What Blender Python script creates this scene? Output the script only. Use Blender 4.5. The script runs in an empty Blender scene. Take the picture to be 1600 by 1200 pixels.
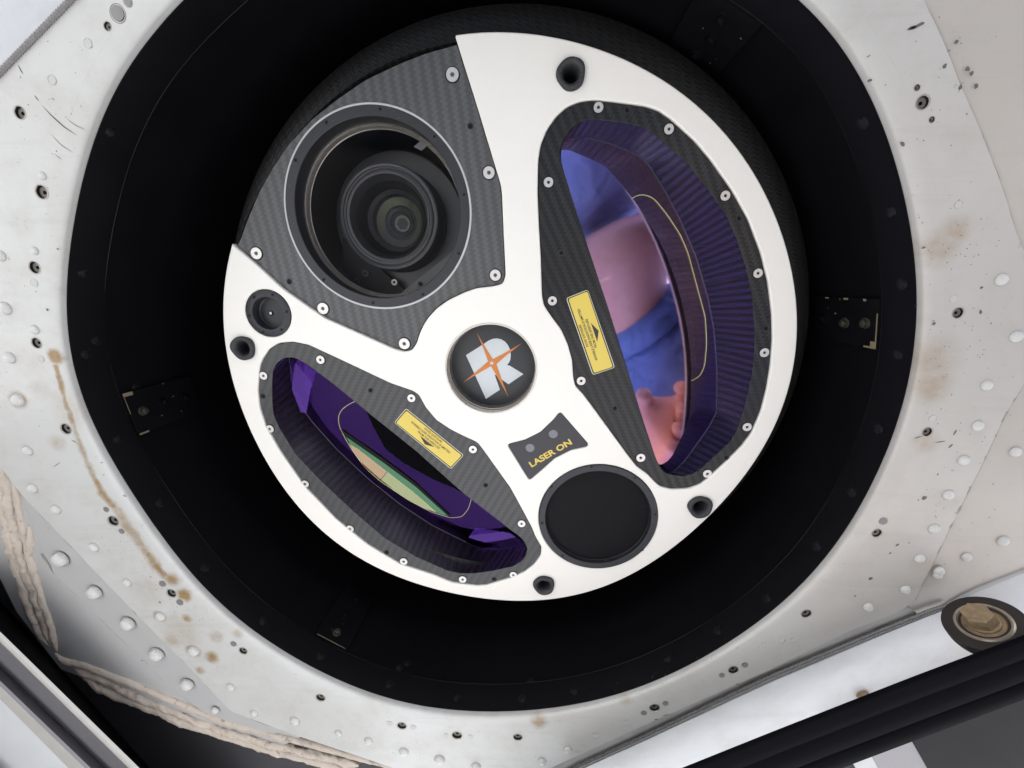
import bpy, bmesh, math, random
import numpy as np
from mathutils import Matrix, Vector, noise
from mathutils.geometry import delaunay_2d_cdt

random.seed(7)
S = bpy.context.scene
COL = S.collection

# ------------------------------------------------------------------ camera, sky, sun, exposure
HC = 0.70                                   # the phone is held 0.70 m above the apron
F, CX, CY, VPX, VPY = 600.0, 800.0, 600.0, 835.0, 444.0
nrm = np.array([(VPX - CX) / F, -(VPY - CY) / F, -1.0]); nrm /= np.linalg.norm(nrm)
ex = np.cross(nrm, [0, 1, 0]); ex /= np.linalg.norm(ex)
ey = np.cross(ex, nrm)
cam = bpy.data.cameras.new('camera'); camo = bpy.data.objects.new('camera', cam); COL.objects.link(camo)
cam.sensor_fit = 'HORIZONTAL'; cam.sensor_width = 36.0; cam.lens = 36.0 * F / 1600.0
cam.clip_start = 0.01; cam.clip_end = 2000.0
camo.matrix_world = Matrix.Translation((0, 0, HC)) @ Matrix([list(-ex), list(ey), list(nrm)]).to_4x4()
S.camera = camo

SUN_EL, SUN_DIR = 38.0, Vector((0.50, -0.86, 0))
w = bpy.data.worlds.new('World'); S.world = w; w.use_nodes = True
wn = w.node_tree.nodes; wl = w.node_tree.links
sky = wn.new('ShaderNodeTexSky'); sky.sky_type = 'NISHITA'; sky.sun_disc = False
sky.sun_elevation = math.radians(SUN_EL)
sky.sun_rotation = math.atan2(SUN_DIR.x, SUN_DIR.y)
wn['Background'].inputs['Strength'].default_value = 0.11
wl.new(sky.outputs[0], wn['Background'].inputs['Color'])
sl = bpy.data.lights.new('sun', 'SUN'); so = bpy.data.objects.new('sun', sl); COL.objects.link(so)
sl.energy = 4.0; sl.angle = math.radians(0.5); sl.color = (1.0, 0.97, 0.93)
sd = SUN_DIR.normalized() * math.cos(math.radians(SUN_EL)) + Vector((0, 0, math.sin(math.radians(SUN_EL))))
so.rotation_euler = sd.to_track_quat('Z', 'Y').to_euler(); so.location = (5, -4, 8)
S.view_settings.view_transform = 'Standard'; S.view_settings.look = 'None'
S.view_settings.exposure = 2.38; S.view_settings.gamma = 1.0
S.cycles.max_bounces = 8; S.cycles.transparent_max_bounces = 12
S.cycles.caustics_reflective = False; S.cycles.caustics_refractive = False

# depths from the phone (metres), measured straight up
D_SKIN, D_FACE, D_PLATE, D_CAMPL = 0.280, 0.350, 0.3515, 0.3535

# ------------------------------------------------------------------ measuring helpers
def N2(px, py):
    d = np.array([(px - CX) / F, -(py - CY) / F, -1.0])
    t = 1.0 / d.dot(nrm)
    return np.array([t * d.dot(ex), t * d.dot(ey)])
def P(px, py, d):                            # photo pixel -> place on the plane d metres above the phone
    q = N2(px, py) * d
    return (q[0], q[1])
def PL(pts, d): return [P(x, y, d) for x, y in pts]
def fitc(pts, d=1.0):
    Q = np.array([N2(*p) for p in pts])
    A = np.c_[2 * Q, np.ones(len(Q))]
    s = np.linalg.lstsq(A, (Q ** 2).sum(1), rcond=None)[0]
    return s[:2] * d, math.sqrt(s[2] + s[0] ** 2 + s[1] ** 2) * d
def radpx(px, py, r, d):
    a, b = P(px - r, py, d), P(px + r, py, d)
    return 0.5 * math.hypot(a[0] - b[0], a[1] - b[1])
def resample(pts, step, sig=0.0, closed=True):
    A = np.array(pts, float)
    B = np.vstack([A, A[:1]]) if closed else A
    seg = np.hypot(*np.diff(B, axis=0).T); L = np.r_[0, np.cumsum(seg)]
    n = max(8, int(round(L[-1] / step)))
    t = np.linspace(0, L[-1], n, endpoint=not closed)
    R = np.c_[np.interp(t, L, B[:, 0]), np.interp(t, L, B[:, 1])]
    if sig > 0:
        k = int(3 * sig / step) + 1
        g = np.exp(-0.5 * (np.arange(-k, k + 1) * step / sig) ** 2); g /= g.sum()
        if closed:
            E = np.vstack([R[-k:], R, R[:k]])
        else:
            E = np.vstack([2 * R[0] - R[k:0:-1], R, 2 * R[-1] - R[-2:-k - 2:-1]])
        R = np.c_[np.convolve(E[:, 0], g, 'valid'), np.convolve(E[:, 1], g, 'valid')]
    return R
def area(L):
    x, y = L[:, 0], L[:, 1]
    return 0.5 * np.sum(x * np.roll(y, -1) - np.roll(x, -1) * y)
def ccw(L):
    L = np.array(L, float)
    return L if area(L) > 0 else L[::-1]
def offs(L, c):                              # move a loop to its left by c
    e1 = L - np.roll(L, 1, 0); e2 = np.roll(L, -1, 0) - L
    n = lambda e: np.c_[-e[:, 1], e[:, 0]] / (np.hypot(e[:, 0], e[:, 1])[:, None] + 1e-12)
    a, b = n(e1), n(e2); m = a + b; m /= np.hypot(m[:, 0], m[:, 1])[:, None] + 1e-9
    k = np.clip((m * a).sum(1), 0.45, 1)
    return L + m * (c / k)[:, None]
def pip(p, L):
    x, y = p; x0, y0 = L[:, 0], L[:, 1]; x1, y1 = np.roll(x0, -1), np.roll(y0, -1)
    c = (y0 > y) != (y1 > y)
    with np.errstate(divide='ignore', invalid='ignore'):
        xi = (x1 - x0) * (y - y0) / (y1 - y0) + x0
    return bool(np.sum(c & (x < xi)) % 2)
def circle(c, r, n=48):
    a = np.linspace(0, 2 * math.pi, n, endpoint=False)
    return np.c_[c[0] + r * np.cos(a), c[1] + r * np.sin(a)]
def harmonic(pts, d, order, n=240):
    Q = np.array([N2(*p) for p in pts]) * d
    c, r = fitc(pts, d)
    th = np.arctan2(Q[:, 1] - c[1], Q[:, 0] - c[0]); rr = np.hypot(Q[:, 0] - c[0], Q[:, 1] - c[1])
    def basis(t):
        return np.column_stack([np.ones_like(t)] + [f(k * t) for k in range(1, order + 1) for f in (np.cos, np.sin)])
    A = basis(th); reg = np.diag([0] + [0.003 * k ** 2 for k in range(1, order + 1) for _ in (0, 1)])
    co = np.linalg.solve(A.T @ A + reg, A.T @ rr)
    a = np.linspace(0, 2 * math.pi, n, endpoint=False)
    R = basis(a) @ co
    return np.c_[c[0] + R * np.cos(a), c[1] + R * np.sin(a)], c

# ------------------------------------------------------------------ object helpers
ORG = {}
def place(o, org, parent):
    ORG[o.name] = org
    if parent is None:
        o.rotation_euler = (0, math.pi, 0); o.location = (-org[0], org[1], HC - org[2])
    else:
        po = ORG[parent.name]; o.parent = parent
        o.location = (org[0] - po[0], org[1] - po[1], org[2] - po[2])
def thing(name, label, cat, org=(0, 0, -0.28), group=None):
    o = bpy.data.objects.new(name, None); o.empty_display_size = 0.05; COL.objects.link(o); place(o, org, None)
    o['label'] = label; o['category'] = cat; o['kind'] = 'thing'
    if group: o['group'] = group
    return o
def tag(o, label=None, cat=None, group=None, kind=None):
    for k, v in (('label', label), ('category', cat), ('group', group), ('kind', kind)):
        if v: o[k] = v
    return o
def mk(name, V, Fc, mats, parent=None, org=(0, 0, 0), sharp=35, mi=None, uv=None):
    me = bpy.data.meshes.new(name)
    V = np.array(V, float) - np.array(org)
    me.from_pydata(V.tolist(), [], [list(map(int, f)) for f in Fc])
    for m in (mats if isinstance(mats, (list, tuple)) else [mats]): me.materials.append(m)
    if mi is not None: me.polygons.foreach_set('material_index', mi)
    if uv is not None:
        lay = me.uv_layers.new(name='UVMap')
        for i, l in enumerate(me.loops): lay.data[i].uv = uv[l.vertex_index]
    me.polygons.foreach_set('use_smooth', [True] * len(me.polygons))
    me.set_sharp_from_angle(angle=math.radians(sharp))
    me.validate()
    o = bpy.data.objects.new(name, me); COL.objects.link(o); place(o, org, parent)
    return o
class MB:
    def __init__(s): s.V, s.F, s.M, s.UV = [], [], [], []
    def add(s, V, Fc, m=0, uv=None):
        b = len(s.V); s.V += [tuple(v) for v in V]; s.F += [[b + i for i in f] for f in Fc]; s.M += [m] * len(Fc)
        s.UV += list(uv) if uv is not None else [(v[0], v[1]) for v in V]
    def build(s, name, mats, parent=None, org=(0, 0, 0), sharp=35, uv=False):
        return mk(name, s.V, s.F, mats, parent, org, sharp, s.M, s.UV if uv else None)
def cap(loops, zs):                          # triangles between an outer loop and hole loops
    pts = [Vector((float(p[0]), float(p[1]))) for L in loops for p in L]
    edges = []; b = 0
    for L in loops:
        n = len(L); edges += [(b + i, b + (i + 1) % n) for i in range(n)]; b += n
    v, e, f, ov, oe, of = delaunay_2d_cdt(pts, edges, [], 1, 1e-7)
    res = []
    for t in f:
        c = (sum(v[i].x for i in t) / len(t), sum(v[i].y for i in t) / len(t))
        if pip(c, loops[0]) and not any(pip(c, H) for H in loops[1:]):
            a = np.array([[v[i].x, v[i].y] for i in t]); t = list(t)
            if area(a) < 0: t = t[::-1]
            res.append(t)
    return [(p.x, p.y, zs(p.x, p.y)) for p in v], res
def plate_mb(mb, outline, holes=(), d=0.35, thk=0.003, ch=0.0006, m=0, dep=None):
    dep = dep or (lambda x, y: d)
    loops = [ccw(outline)] + [ccw(h)[::-1] for h in holes]
    steps = [(1.0, 0.0), (0.5, 0.134), (0.134, 0.5), (0.0, 1.0)] if ch > 0 else [(0.0, 0.0)]
    V, Fc = cap([offs(L, ch) if ch > 0 else L for L in loops], lambda x, y: -dep(x, y))
    mb.add(V, Fc, m)
    for L in loops:
        n = len(L); V = []
        for o_, z_ in steps:
            R = offs(L, ch * o_) if ch > 0 else L
            V += [(p[0], p[1], -dep(p[0], p[1]) - ch * z_) for p in R]
        V += [(p[0], p[1], -dep(p[0], p[1]) - thk) for p in L]
        k = len(steps) + 1
        Fc = [[(a + 1) * n + i, (a + 1) * n + (i + 1) % n, a * n + (i + 1) % n, a * n + i] for a in range(k - 1) for i in range(n)]
        mb.add(V, Fc, m)
def plate(name, outline, holes=(), d=0.35, thk=0.003, ch=0.0006, mat=None, parent=None, org=None, dep=None):
    mb = MB(); plate_mb(mb, outline, holes, d, thk, ch, 0, dep)
    if org is None:
        c = np.mean(np.array(outline), 0); org = (c[0], c[1], -(dep(c[0], c[1]) if dep else d))
    return mb.build(name, mat, parent, org)
def lathe_mb(mb, prof, c, n=48, ms=None, closed=False):     # prof: (radius, depth) from outside in; depth is metres above the phone
    V = []; Fc = []; M = []
    for r, d in prof:
        for i in range(n):
            a = 2 * math.pi * i / n
            V.append((c[0] + r * math.cos(a), c[1] + r * math.sin(a), -d))
    for k in range(len(prof) - 1):
        for i in range(n):
            j = (i + 1) % n
            Fc.append([k * n + i, k * n + j, (k + 1) * n + j, (k + 1) * n + i])
    b = len(mb.F)
    mb.add(V, Fc, 0)
    if ms:
        for k in range(len(prof) - 1):
            for i in range(n): mb.M[b + k * n + i] = ms[k]
def lathe(name, prof, c, mats, parent, n=48, ms=None, fill=False, org=None, sharp=35):
    mb = MB()
    if fill: prof = list(prof) + [(1e-5, prof[-1][1])]; ms = (list(ms) + [ms[-1]]) if ms else None
    lathe_mb(mb, prof, c, n, ms)
    return mb.build(name, mats, parent, org or (c[0], c[1], -prof[0][1]), sharp)
def tube_mb(mb, pts, r, n=8, m=0, closed=False):
    pts = [Vector(p) for p in pts]; N = len(pts); V = []; Fc = []
    for i, p in enumerate(pts):
        t = (pts[(i + 1) % N] - pts[i - 1]) if closed else (pts[min(i + 1, N - 1)] - pts[max(i - 1, 0)])
        t.normalize(); u = t.cross(Vector((0, 0, 1)))
        if u.length < 1e-4: u = t.cross(Vector((0, 1, 0)))
        u.normalize(); v = t.cross(u)
        rr = r(i / max(1, N - 1)) if callable(r) else r
        for k in range(n):
            a = 2 * math.pi * k / n; V.append(p + (u * math.cos(a) + v * math.sin(a)) * rr)
    for i in range(N if closed else N - 1):
        for k in range(n):
            j = (i + 1) % N
            Fc.append([i * n + k, i * n + (k + 1) % n, j * n + (k + 1) % n, j * n + k])
    if not closed:
        Fc.append(list(range(n))[::-1]); Fc.append([(N - 1) * n + k for k in range(n)])
    mb.add(V, Fc, m)
def loft(mb, A, B, m=0, steps=4, off=0.0):   # wall between two loops of equal length, uv in metres
    A = np.array(A); B = np.array(B); n = len(A); V = []; uv = []; Fc = []
    s = np.r_[0, np.cumsum(np.linalg.norm(np.diff(A, axis=0), axis=1))]
    for k in range(steps + 1):
        t = k / steps
        for i in range(n):
            p = A[i] * (1 - t) + B[i] * t; V.append(p); uv.append((s[i], t * np.linalg.norm(B[i] - A[i])))
    for k in range(steps):
        for i in range(n):
            j = (i + 1) % n
            Fc.append([k * n + i, (k + 1) * n + i, (k + 1) * n + j, k * n + j])
    mb.add(V, Fc, m, uv)
def copy_of(o, parent, org, rz=0.0, sc=1.0):
    c = o.copy(); COL.objects.link(c); ORG[c.name] = org; c.parent = parent; po = ORG[parent.name]
    c.location = (org[0] - po[0], org[1] - po[1], org[2] - po[2]); c.rotation_euler = (0, 0, rz); c.scale = (sc, sc, sc)
    return c

# ------------------------------------------------------------------ materials
def lin(r, g, b):
    f = lambda v: (v / 255 / 12.92) if v / 255 <= 0.04045 else ((v / 255 + 0.055) / 1.055) ** 2.4
    return (f(r), f(g), f(b), 1)
class NT:
    def __init__(s, name):
        s.m = bpy.data.materials.new(name); s.m.use_nodes = True; s.t = s.m.node_tree; s.t.nodes.clear()
        s.out = s.n('ShaderNodeOutputMaterial')
    def n(s, typ, **kw):
        x = s.t.nodes.new(typ)
        for k, v in kw.items():
            if k.startswith('i_'):
                x.inputs[k[2:].replace('_', ' ')].default_value = v
            else: setattr(x, k, v)
        return x
    def l(s, a, b): s.t.links.new(a, b)
    def math(s, op, a, b=None, c=None, clamp=False):
        x = s.n('ShaderNodeMath', operation=op); x.use_clamp = clamp
        for i, v in enumerate((a, b, c)):
            if v is None: continue
            if isinstance(v, (int, float)): x.inputs[i].default_value = v
            else: s.l(v, x.inputs[i])
        return x.outputs[0]
    def mix(s, fac, a, b):
        x = s.n('ShaderNodeMix', data_type='RGBA')
        for i, v in ((0, fac), (6, a), (7, b)):
            if isinstance(v, (int, float)): x.inputs[i].default_value = v
            elif isinstance(v, tuple): x.inputs[i].default_value = v
            else: s.l(v, x.inputs[i])
        return x.outputs[2]
    def ramp(s, fac, stops):
        x = s.n('ShaderNodeValToRGB'); cr = x.color_ramp
        while len(cr.elements) < len(stops): cr.elements.new(0.5)
        for e, (p, c) in zip(cr.elements, stops): e.position = p; e.color = c if len(c) == 4 else (*c, 1)
        s.l(fac, x.inputs[0]); return x.outputs[0]
    def noise(s, scale, detail=4, rough=0.55, vec=None, dist=0.0):
        x = s.n('ShaderNodeTexNoise'); x.inputs['Scale'].default_value = scale; x.inputs['Detail'].default_value = detail
        x.inputs['Roughness'].default_value = rough; x.inputs['Distortion'].default_value = dist
        s.l(vec if vec is not None else s.obj(), x.inputs['Vector']); return x.outputs['Fac']
    def obj(s):
        if not hasattr(s, 'tc'): s.tc = s.n('ShaderNodeTexCoord')
        return s.tc.outputs['Object']
    def uvc(s):
        s.obj(); return s.tc.outputs['UV']
    def bump(s, h, strength, dist, normal=None):
        x = s.n('ShaderNodeBump'); x.inputs['Strength'].default_value = strength; x.inputs['Distance'].default_value = dist
        s.l(h, x.inputs['Height'])
        if normal is not None: s.l(normal, x.inputs['Normal'])
        return x.outputs[0]
    def pbr(s, col, rough, metal=0.0, spec=0.5, normal=None, coat=0.0, coat_rough=0.1):
        b = s.n('ShaderNodeBsdfPrincipled')
        for key, v in (('Base Color', col), ('Roughness', rough), ('Metallic', metal), ('Specular IOR Level', spec), ('Coat Weight', coat), ('Coat Roughness', coat_rough)):
            if isinstance(v, (int, float, tuple)): b.inputs[key].default_value = v
            else: s.l(v, b.inputs[key])
        if normal is not None: s.l(normal, b.inputs['Normal'])
        s.l(b.outputs[0], s.out.inputs['Surface']); return b

def simple(name, col, rough, metal=0.0, spec=0.5, grain=0.0, gscale=400, var=0.15, vscale=60):
    t = NT(name)
    c = col if len(col) == 4 else (*col, 1)
    n = t.noise(vscale, 5, 0.6)
    dk = tuple(x * (1 - var) for x in c[:3]) + (1,); lt = tuple(min(1, x * (1 + var)) for x in c[:3]) + (1,)
    cc = t.mix(n, dk, lt)
    r = t.math('MULTIPLY_ADD', n, 0.2, rough - 0.1)
    nb = t.bump(t.noise(gscale, 3), grain, 0.0004) if grain else None
    t.pbr(cc, r, metal, spec, nb); return t.m

M_SHELL = simple('white_shell_paint', (0.80, 0.768, 0.70), 0.40, grain=0.12, gscale=700, var=0.03, vscale=14)
M_BLACKP = simple('black_paint', (0.0055, 0.0053, 0.005), 0.5, spec=0.25, grain=0.15, var=0.3)
M_WELL = simple('well_black_paint', (0.0025, 0.0025, 0.0035), 0.65, spec=0.1, grain=0.2, var=0.4, vscale=30)
M_RING = simple('flange_black_paint', (0.0045, 0.0045, 0.0055), 0.5, spec=0.07, grain=0.2, var=0.3, vscale=30)
M_STEEL = simple('screw_steel', (0.64, 0.61, 0.58), 0.42, metal=0.75, var=0.1, vscale=900)
M_RAWMETAL = simple('worn_metal', (0.36, 0.33, 0.29), 0.42, metal=0.7, var=0.45, vscale=500)
M_DARK = simple('recess_black', (0.006, 0.006, 0.006), 0.7, spec=0.2)
M_RUBBER = simple('black_rubber', (0.026, 0.026, 0.028), 0.6, grain=0.4, gscale=1500, var=0.5, vscale=700)
M_RIMG = simple('slate_rim', (0.06, 0.058, 0.085), 0.35)
M_RIVB = simple('glossy_black_rivet', (0.007, 0.007, 0.008), 0.35, spec=0.22, var=0.3)
M_SUNK = simple('sunk_screw_metal', (0.16, 0.15, 0.135), 0.5, metal=0.3, var=0.8, vscale=700)
M_FUS = simple('gap_shadow_grey', (0.055, 0.053, 0.056), 0.6, spec=0.15, var=0.12, vscale=20)  # dark grey puts the shade of the gaps into the colour
M_CHORD = simple('baffle_grey', (0.05, 0.05, 0.053), 0.45, var=0.15)
M_WHITED = simple('white_door_paint', (0.74, 0.75, 0.76), 0.4, var=0.06, vscale=25)
M_CAPD = simple('matt_cap_black', (0.009, 0.009, 0.010), 0.5, spec=0.07, grain=0.1, gscale=1800, var=0.3, vscale=120)
M_LENSB = simple('lens_barrel_black', (0.020, 0.020, 0.023), 0.34, grain=0.1, gscale=1800, var=0.2, vscale=300)
M_ANOD = simple('anodised_black', (0.022, 0.022, 0.025), 0.42, spec=0.4, grain=0.1, gscale=1800, var=0.25, vscale=300)
M_ANOD2 = simple('matt_anodised_black', (0.010, 0.010, 0.012), 0.5, spec=0.15, grain=0.1, gscale=1800, var=0.2, vscale=200)
M_LINE = simple('light_grey_gasket', (0.50, 0.50, 0.48), 0.45)
M_YELLOW = simple('label_yellow', (0.66, 0.50, 0.09), 0.4, var=0.03)
M_CREAM = simple('label_cream', (0.62, 0.59, 0.42), 0.4, var=0.03)
M_INK = simple('label_ink', (0.025, 0.022, 0.02), 0.5)
M_LOGOW = simple('badge_white', (0.60, 0.63, 0.63), 0.4, var=0.04, vscale=200)
M_ORANGE = simple('badge_orange', (0.60, 0.19, 0.03), 0.45, var=0.05)
M_BADGE = simple('badge_black', (0.022, 0.023, 0.026), 0.4, grain=0.1, gscale=2500, var=0.15, vscale=900)
M_LABEL = simple('label_charcoal', (0.030, 0.029, 0.034), 0.5, grain=0.15, gscale=2500, var=0.15, vscale=600)
M_GREYLED = simple('smoked_grey_lens', (0.17, 0.17, 0.18), 0.35, var=0.1, vscale=800)
M_BRUSH = simple('turned_metal', (0.62, 0.58, 0.53), 0.3, metal=0.9, var=0.12, vscale=300)
M_BRASS = simple('dull_brass', (0.30, 0.215, 0.13), 0.6, metal=0.3, var=0.6, vscale=220)
M_WASH = simple('dull_washer_metal', (0.46, 0.40, 0.33), 0.4, metal=0.8, var=0.3, vscale=200)
M_BROWNRUB = simple('brown_black_rubber', (0.022, 0.016, 0.015), 0.6, grain=0.2, gscale=900, var=0.3, vscale=200)
M_SEALBLK = simple('black_seal_rubber', (0.0035, 0.0035, 0.0045), 0.6, spec=0.01, grain=0.15, gscale=700, var=0.4, vscale=90)
M_DKGREY = simple('dark_grey_paint', (0.016, 0.0155, 0.0165), 0.6, spec=0.08, var=0.1, vscale=20)
M_GREYP = simple('mid_grey_paint', (0.19, 0.182, 0.187), 0.35, var=0.1, vscale=30)
M_BEIGE = simple('beige_edge_paint', (0.45, 0.43, 0.395), 0.5, var=0.1, vscale=80)
M_CHIP = simple('bare_chip', (0.10, 0.09, 0.08), 0.6, var=0.5, vscale=900)
M_PRIMER = simple('primer_chip', (0.20, 0.155, 0.095), 0.6, var=0.3, vscale=600)
M_OLDBOLT = simple('chipped_black_bolt', (0.045, 0.04, 0.03), 0.5, metal=0.4, var=0.8, vscale=500)
M_SEAM = simple('seam_dirt_and_shadow', (0.27, 0.245, 0.215), 0.6, var=0.5, vscale=200)  # seam dirt, with the groove shadow put into the same dark tone
M_PLUG = simple('worn_grey_plug', (0.20, 0.19, 0.18), 0.5, metal=0.3, var=0.5, vscale=500)

def sealant():
    t = NT('tan_sealant')
    n = t.noise(55, 6, 0.6); v = t.noise(75, 6, 0.65, dist=2.0)
    c = t.mix(n, (0.38, 0.315, 0.25, 1), (0.53, 0.465, 0.395, 1))
    dirt = t.ramp(v, [(0.0, (1, 1, 1)), (0.34, (1, 1, 1)), (0.42, (0, 0, 0)), (1, (0, 0, 0))])
    c = t.mix(t.math('MULTIPLY', dirt, 0.6), c, (0.12, 0.085, 0.07, 1))
    t.pbr(c, 0.6, normal=t.bump(t.noise(220, 4), 0.5, 0.002)); return t.m
M_SEAL = sealant()

def carbon(name, ang, tow, tint=(1, 1, 1), *, uv=False, rough=0.32, base=0.030, spec=0.5, con=1.0, coat=0.15):
    t = NT(name)
    mp = t.n('ShaderNodeMapping'); mp.inputs['Rotation'].default_value = (0, 0, math.radians(ang)); mp.inputs['Scale'].default_value = (1 / tow,) * 3
    t.l(t.uvc() if uv else t.obj(), mp.inputs['Vector'])
    wob = t.n('ShaderNodeTexNoise'); wob.inputs['Scale'].default_value = 0.12; t.l(mp.outputs[0], wob.inputs['Vector'])
    va = t.n('ShaderNodeVectorMath', operation='MULTIPLY_ADD'); t.l(wob.outputs['Color'], va.inputs[0]); va.inputs[1].default_value = (0.8, 0.8, 0); t.l(mp.outputs[0], va.inputs[2])
    sp = t.n('ShaderNodeSeparateXYZ'); t.l(va.outputs[0], sp.inputs[0])
    U, V = sp.outputs[0], sp.outputs[1]
    iu, iv = t.math('FLOOR', U), t.math('FLOOR', V)
    k = t.math('FLOORED_MODULO', t.math('ADD', iu, iv), 4.0)
    m = t.math('LESS_THAN', k, 1.5)
    fu = t.math('SUBTRACT', t.math('FRACT', U), 0.5); fv = t.math('SUBTRACT', t.math('FRACT', V), 0.5)
    hu = t.math('SUBTRACT', 1.0, t.math('POWER', t.math('ABSOLUTE', t.math('MULTIPLY', fu, 2.0)), 2.5))
    hv = t.math('SUBTRACT', 1.0, t.math('POWER', t.math('ABSOLUTE', t.math('MULTIPLY', fv, 2.0)), 2.5))
    mixh = t.n('ShaderNodeMix', data_type='FLOAT'); t.l(m, mixh.inputs[0]); t.l(hv, mixh.inputs[2]); t.l(hu, mixh.inputs[3])
    h = mixh.outputs[0]
    fib = t.noise(2200, 2)
    lo, hi = 1 - 0.55 * con, 1 + 0.38 * con
    c1 = t.mix(m, (base * lo,) * 3 + (1,), (base * hi * tint[0], base * hi * tint[1], base * hi * 1.02 * tint[2], 1))
    c2 = t.mix(t.math('ADD', 0.35 + 0.5 * (1 - con), h, clamp=True), (base * 0.4,) * 3 + (1,), c1)
    blot = t.noise(35, 4)
    c2 = t.mix(t.math('MULTIPLY', blot, 0.35), c2, (base * 0.6, base * 0.57, base * 0.54, 1))
    r = t.math('MULTIPLY_ADD', m, -0.10 * con, rough + 0.06)
    nb = t.bump(h, 0.25 * con, 0.0004)
    t.pbr(c2, r, 0.0, spec, nb, coat=coat, coat_rough=0.2); return t.m
M_CARB_CAM = carbon('carbon_twill_satin', 38, 0.0030, rough=0.46, base=0.072, con=0.45)
M_CARB_BIG = carbon('carbon_twill_dark', 20, 0.0026, rough=0.36, base=0.015, con=1.0, spec=0.3)
M_CARB_SM = carbon('carbon_twill_grey', 75, 0.0026, rough=0.44, base=0.042, con=0.45)
M_CARB_WALL = carbon('carbon_wall_pane_glow', 45, 0.0023, (0.95, 0.62, 2.2), uv=True, rough=0.30, base=0.023, coat=0.10, con=1.1, spec=0.16)  # violet tint puts the pane's purple reflection into the base colour
M_CARB_FL = carbon('carbon_flange', 30, 0.0026, rough=0.34, base=0.006, con=0.8, spec=0.22, coat=0.06)
M_CARB_WALLS = carbon('carbon_wall_dark_pane_glow', 45, 0.0026, (1.15, 0.55, 2.0), uv=True, rough=0.28, base=0.015, coat=0.2, con=0.8, spec=0.25)  # purple light off the narrow pane, painted into the wall colour
M_CARB_SKIRT = carbon('carbon_skirt', 45, 0.0026, uv=True, rough=0.40, base=0.03)

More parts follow.
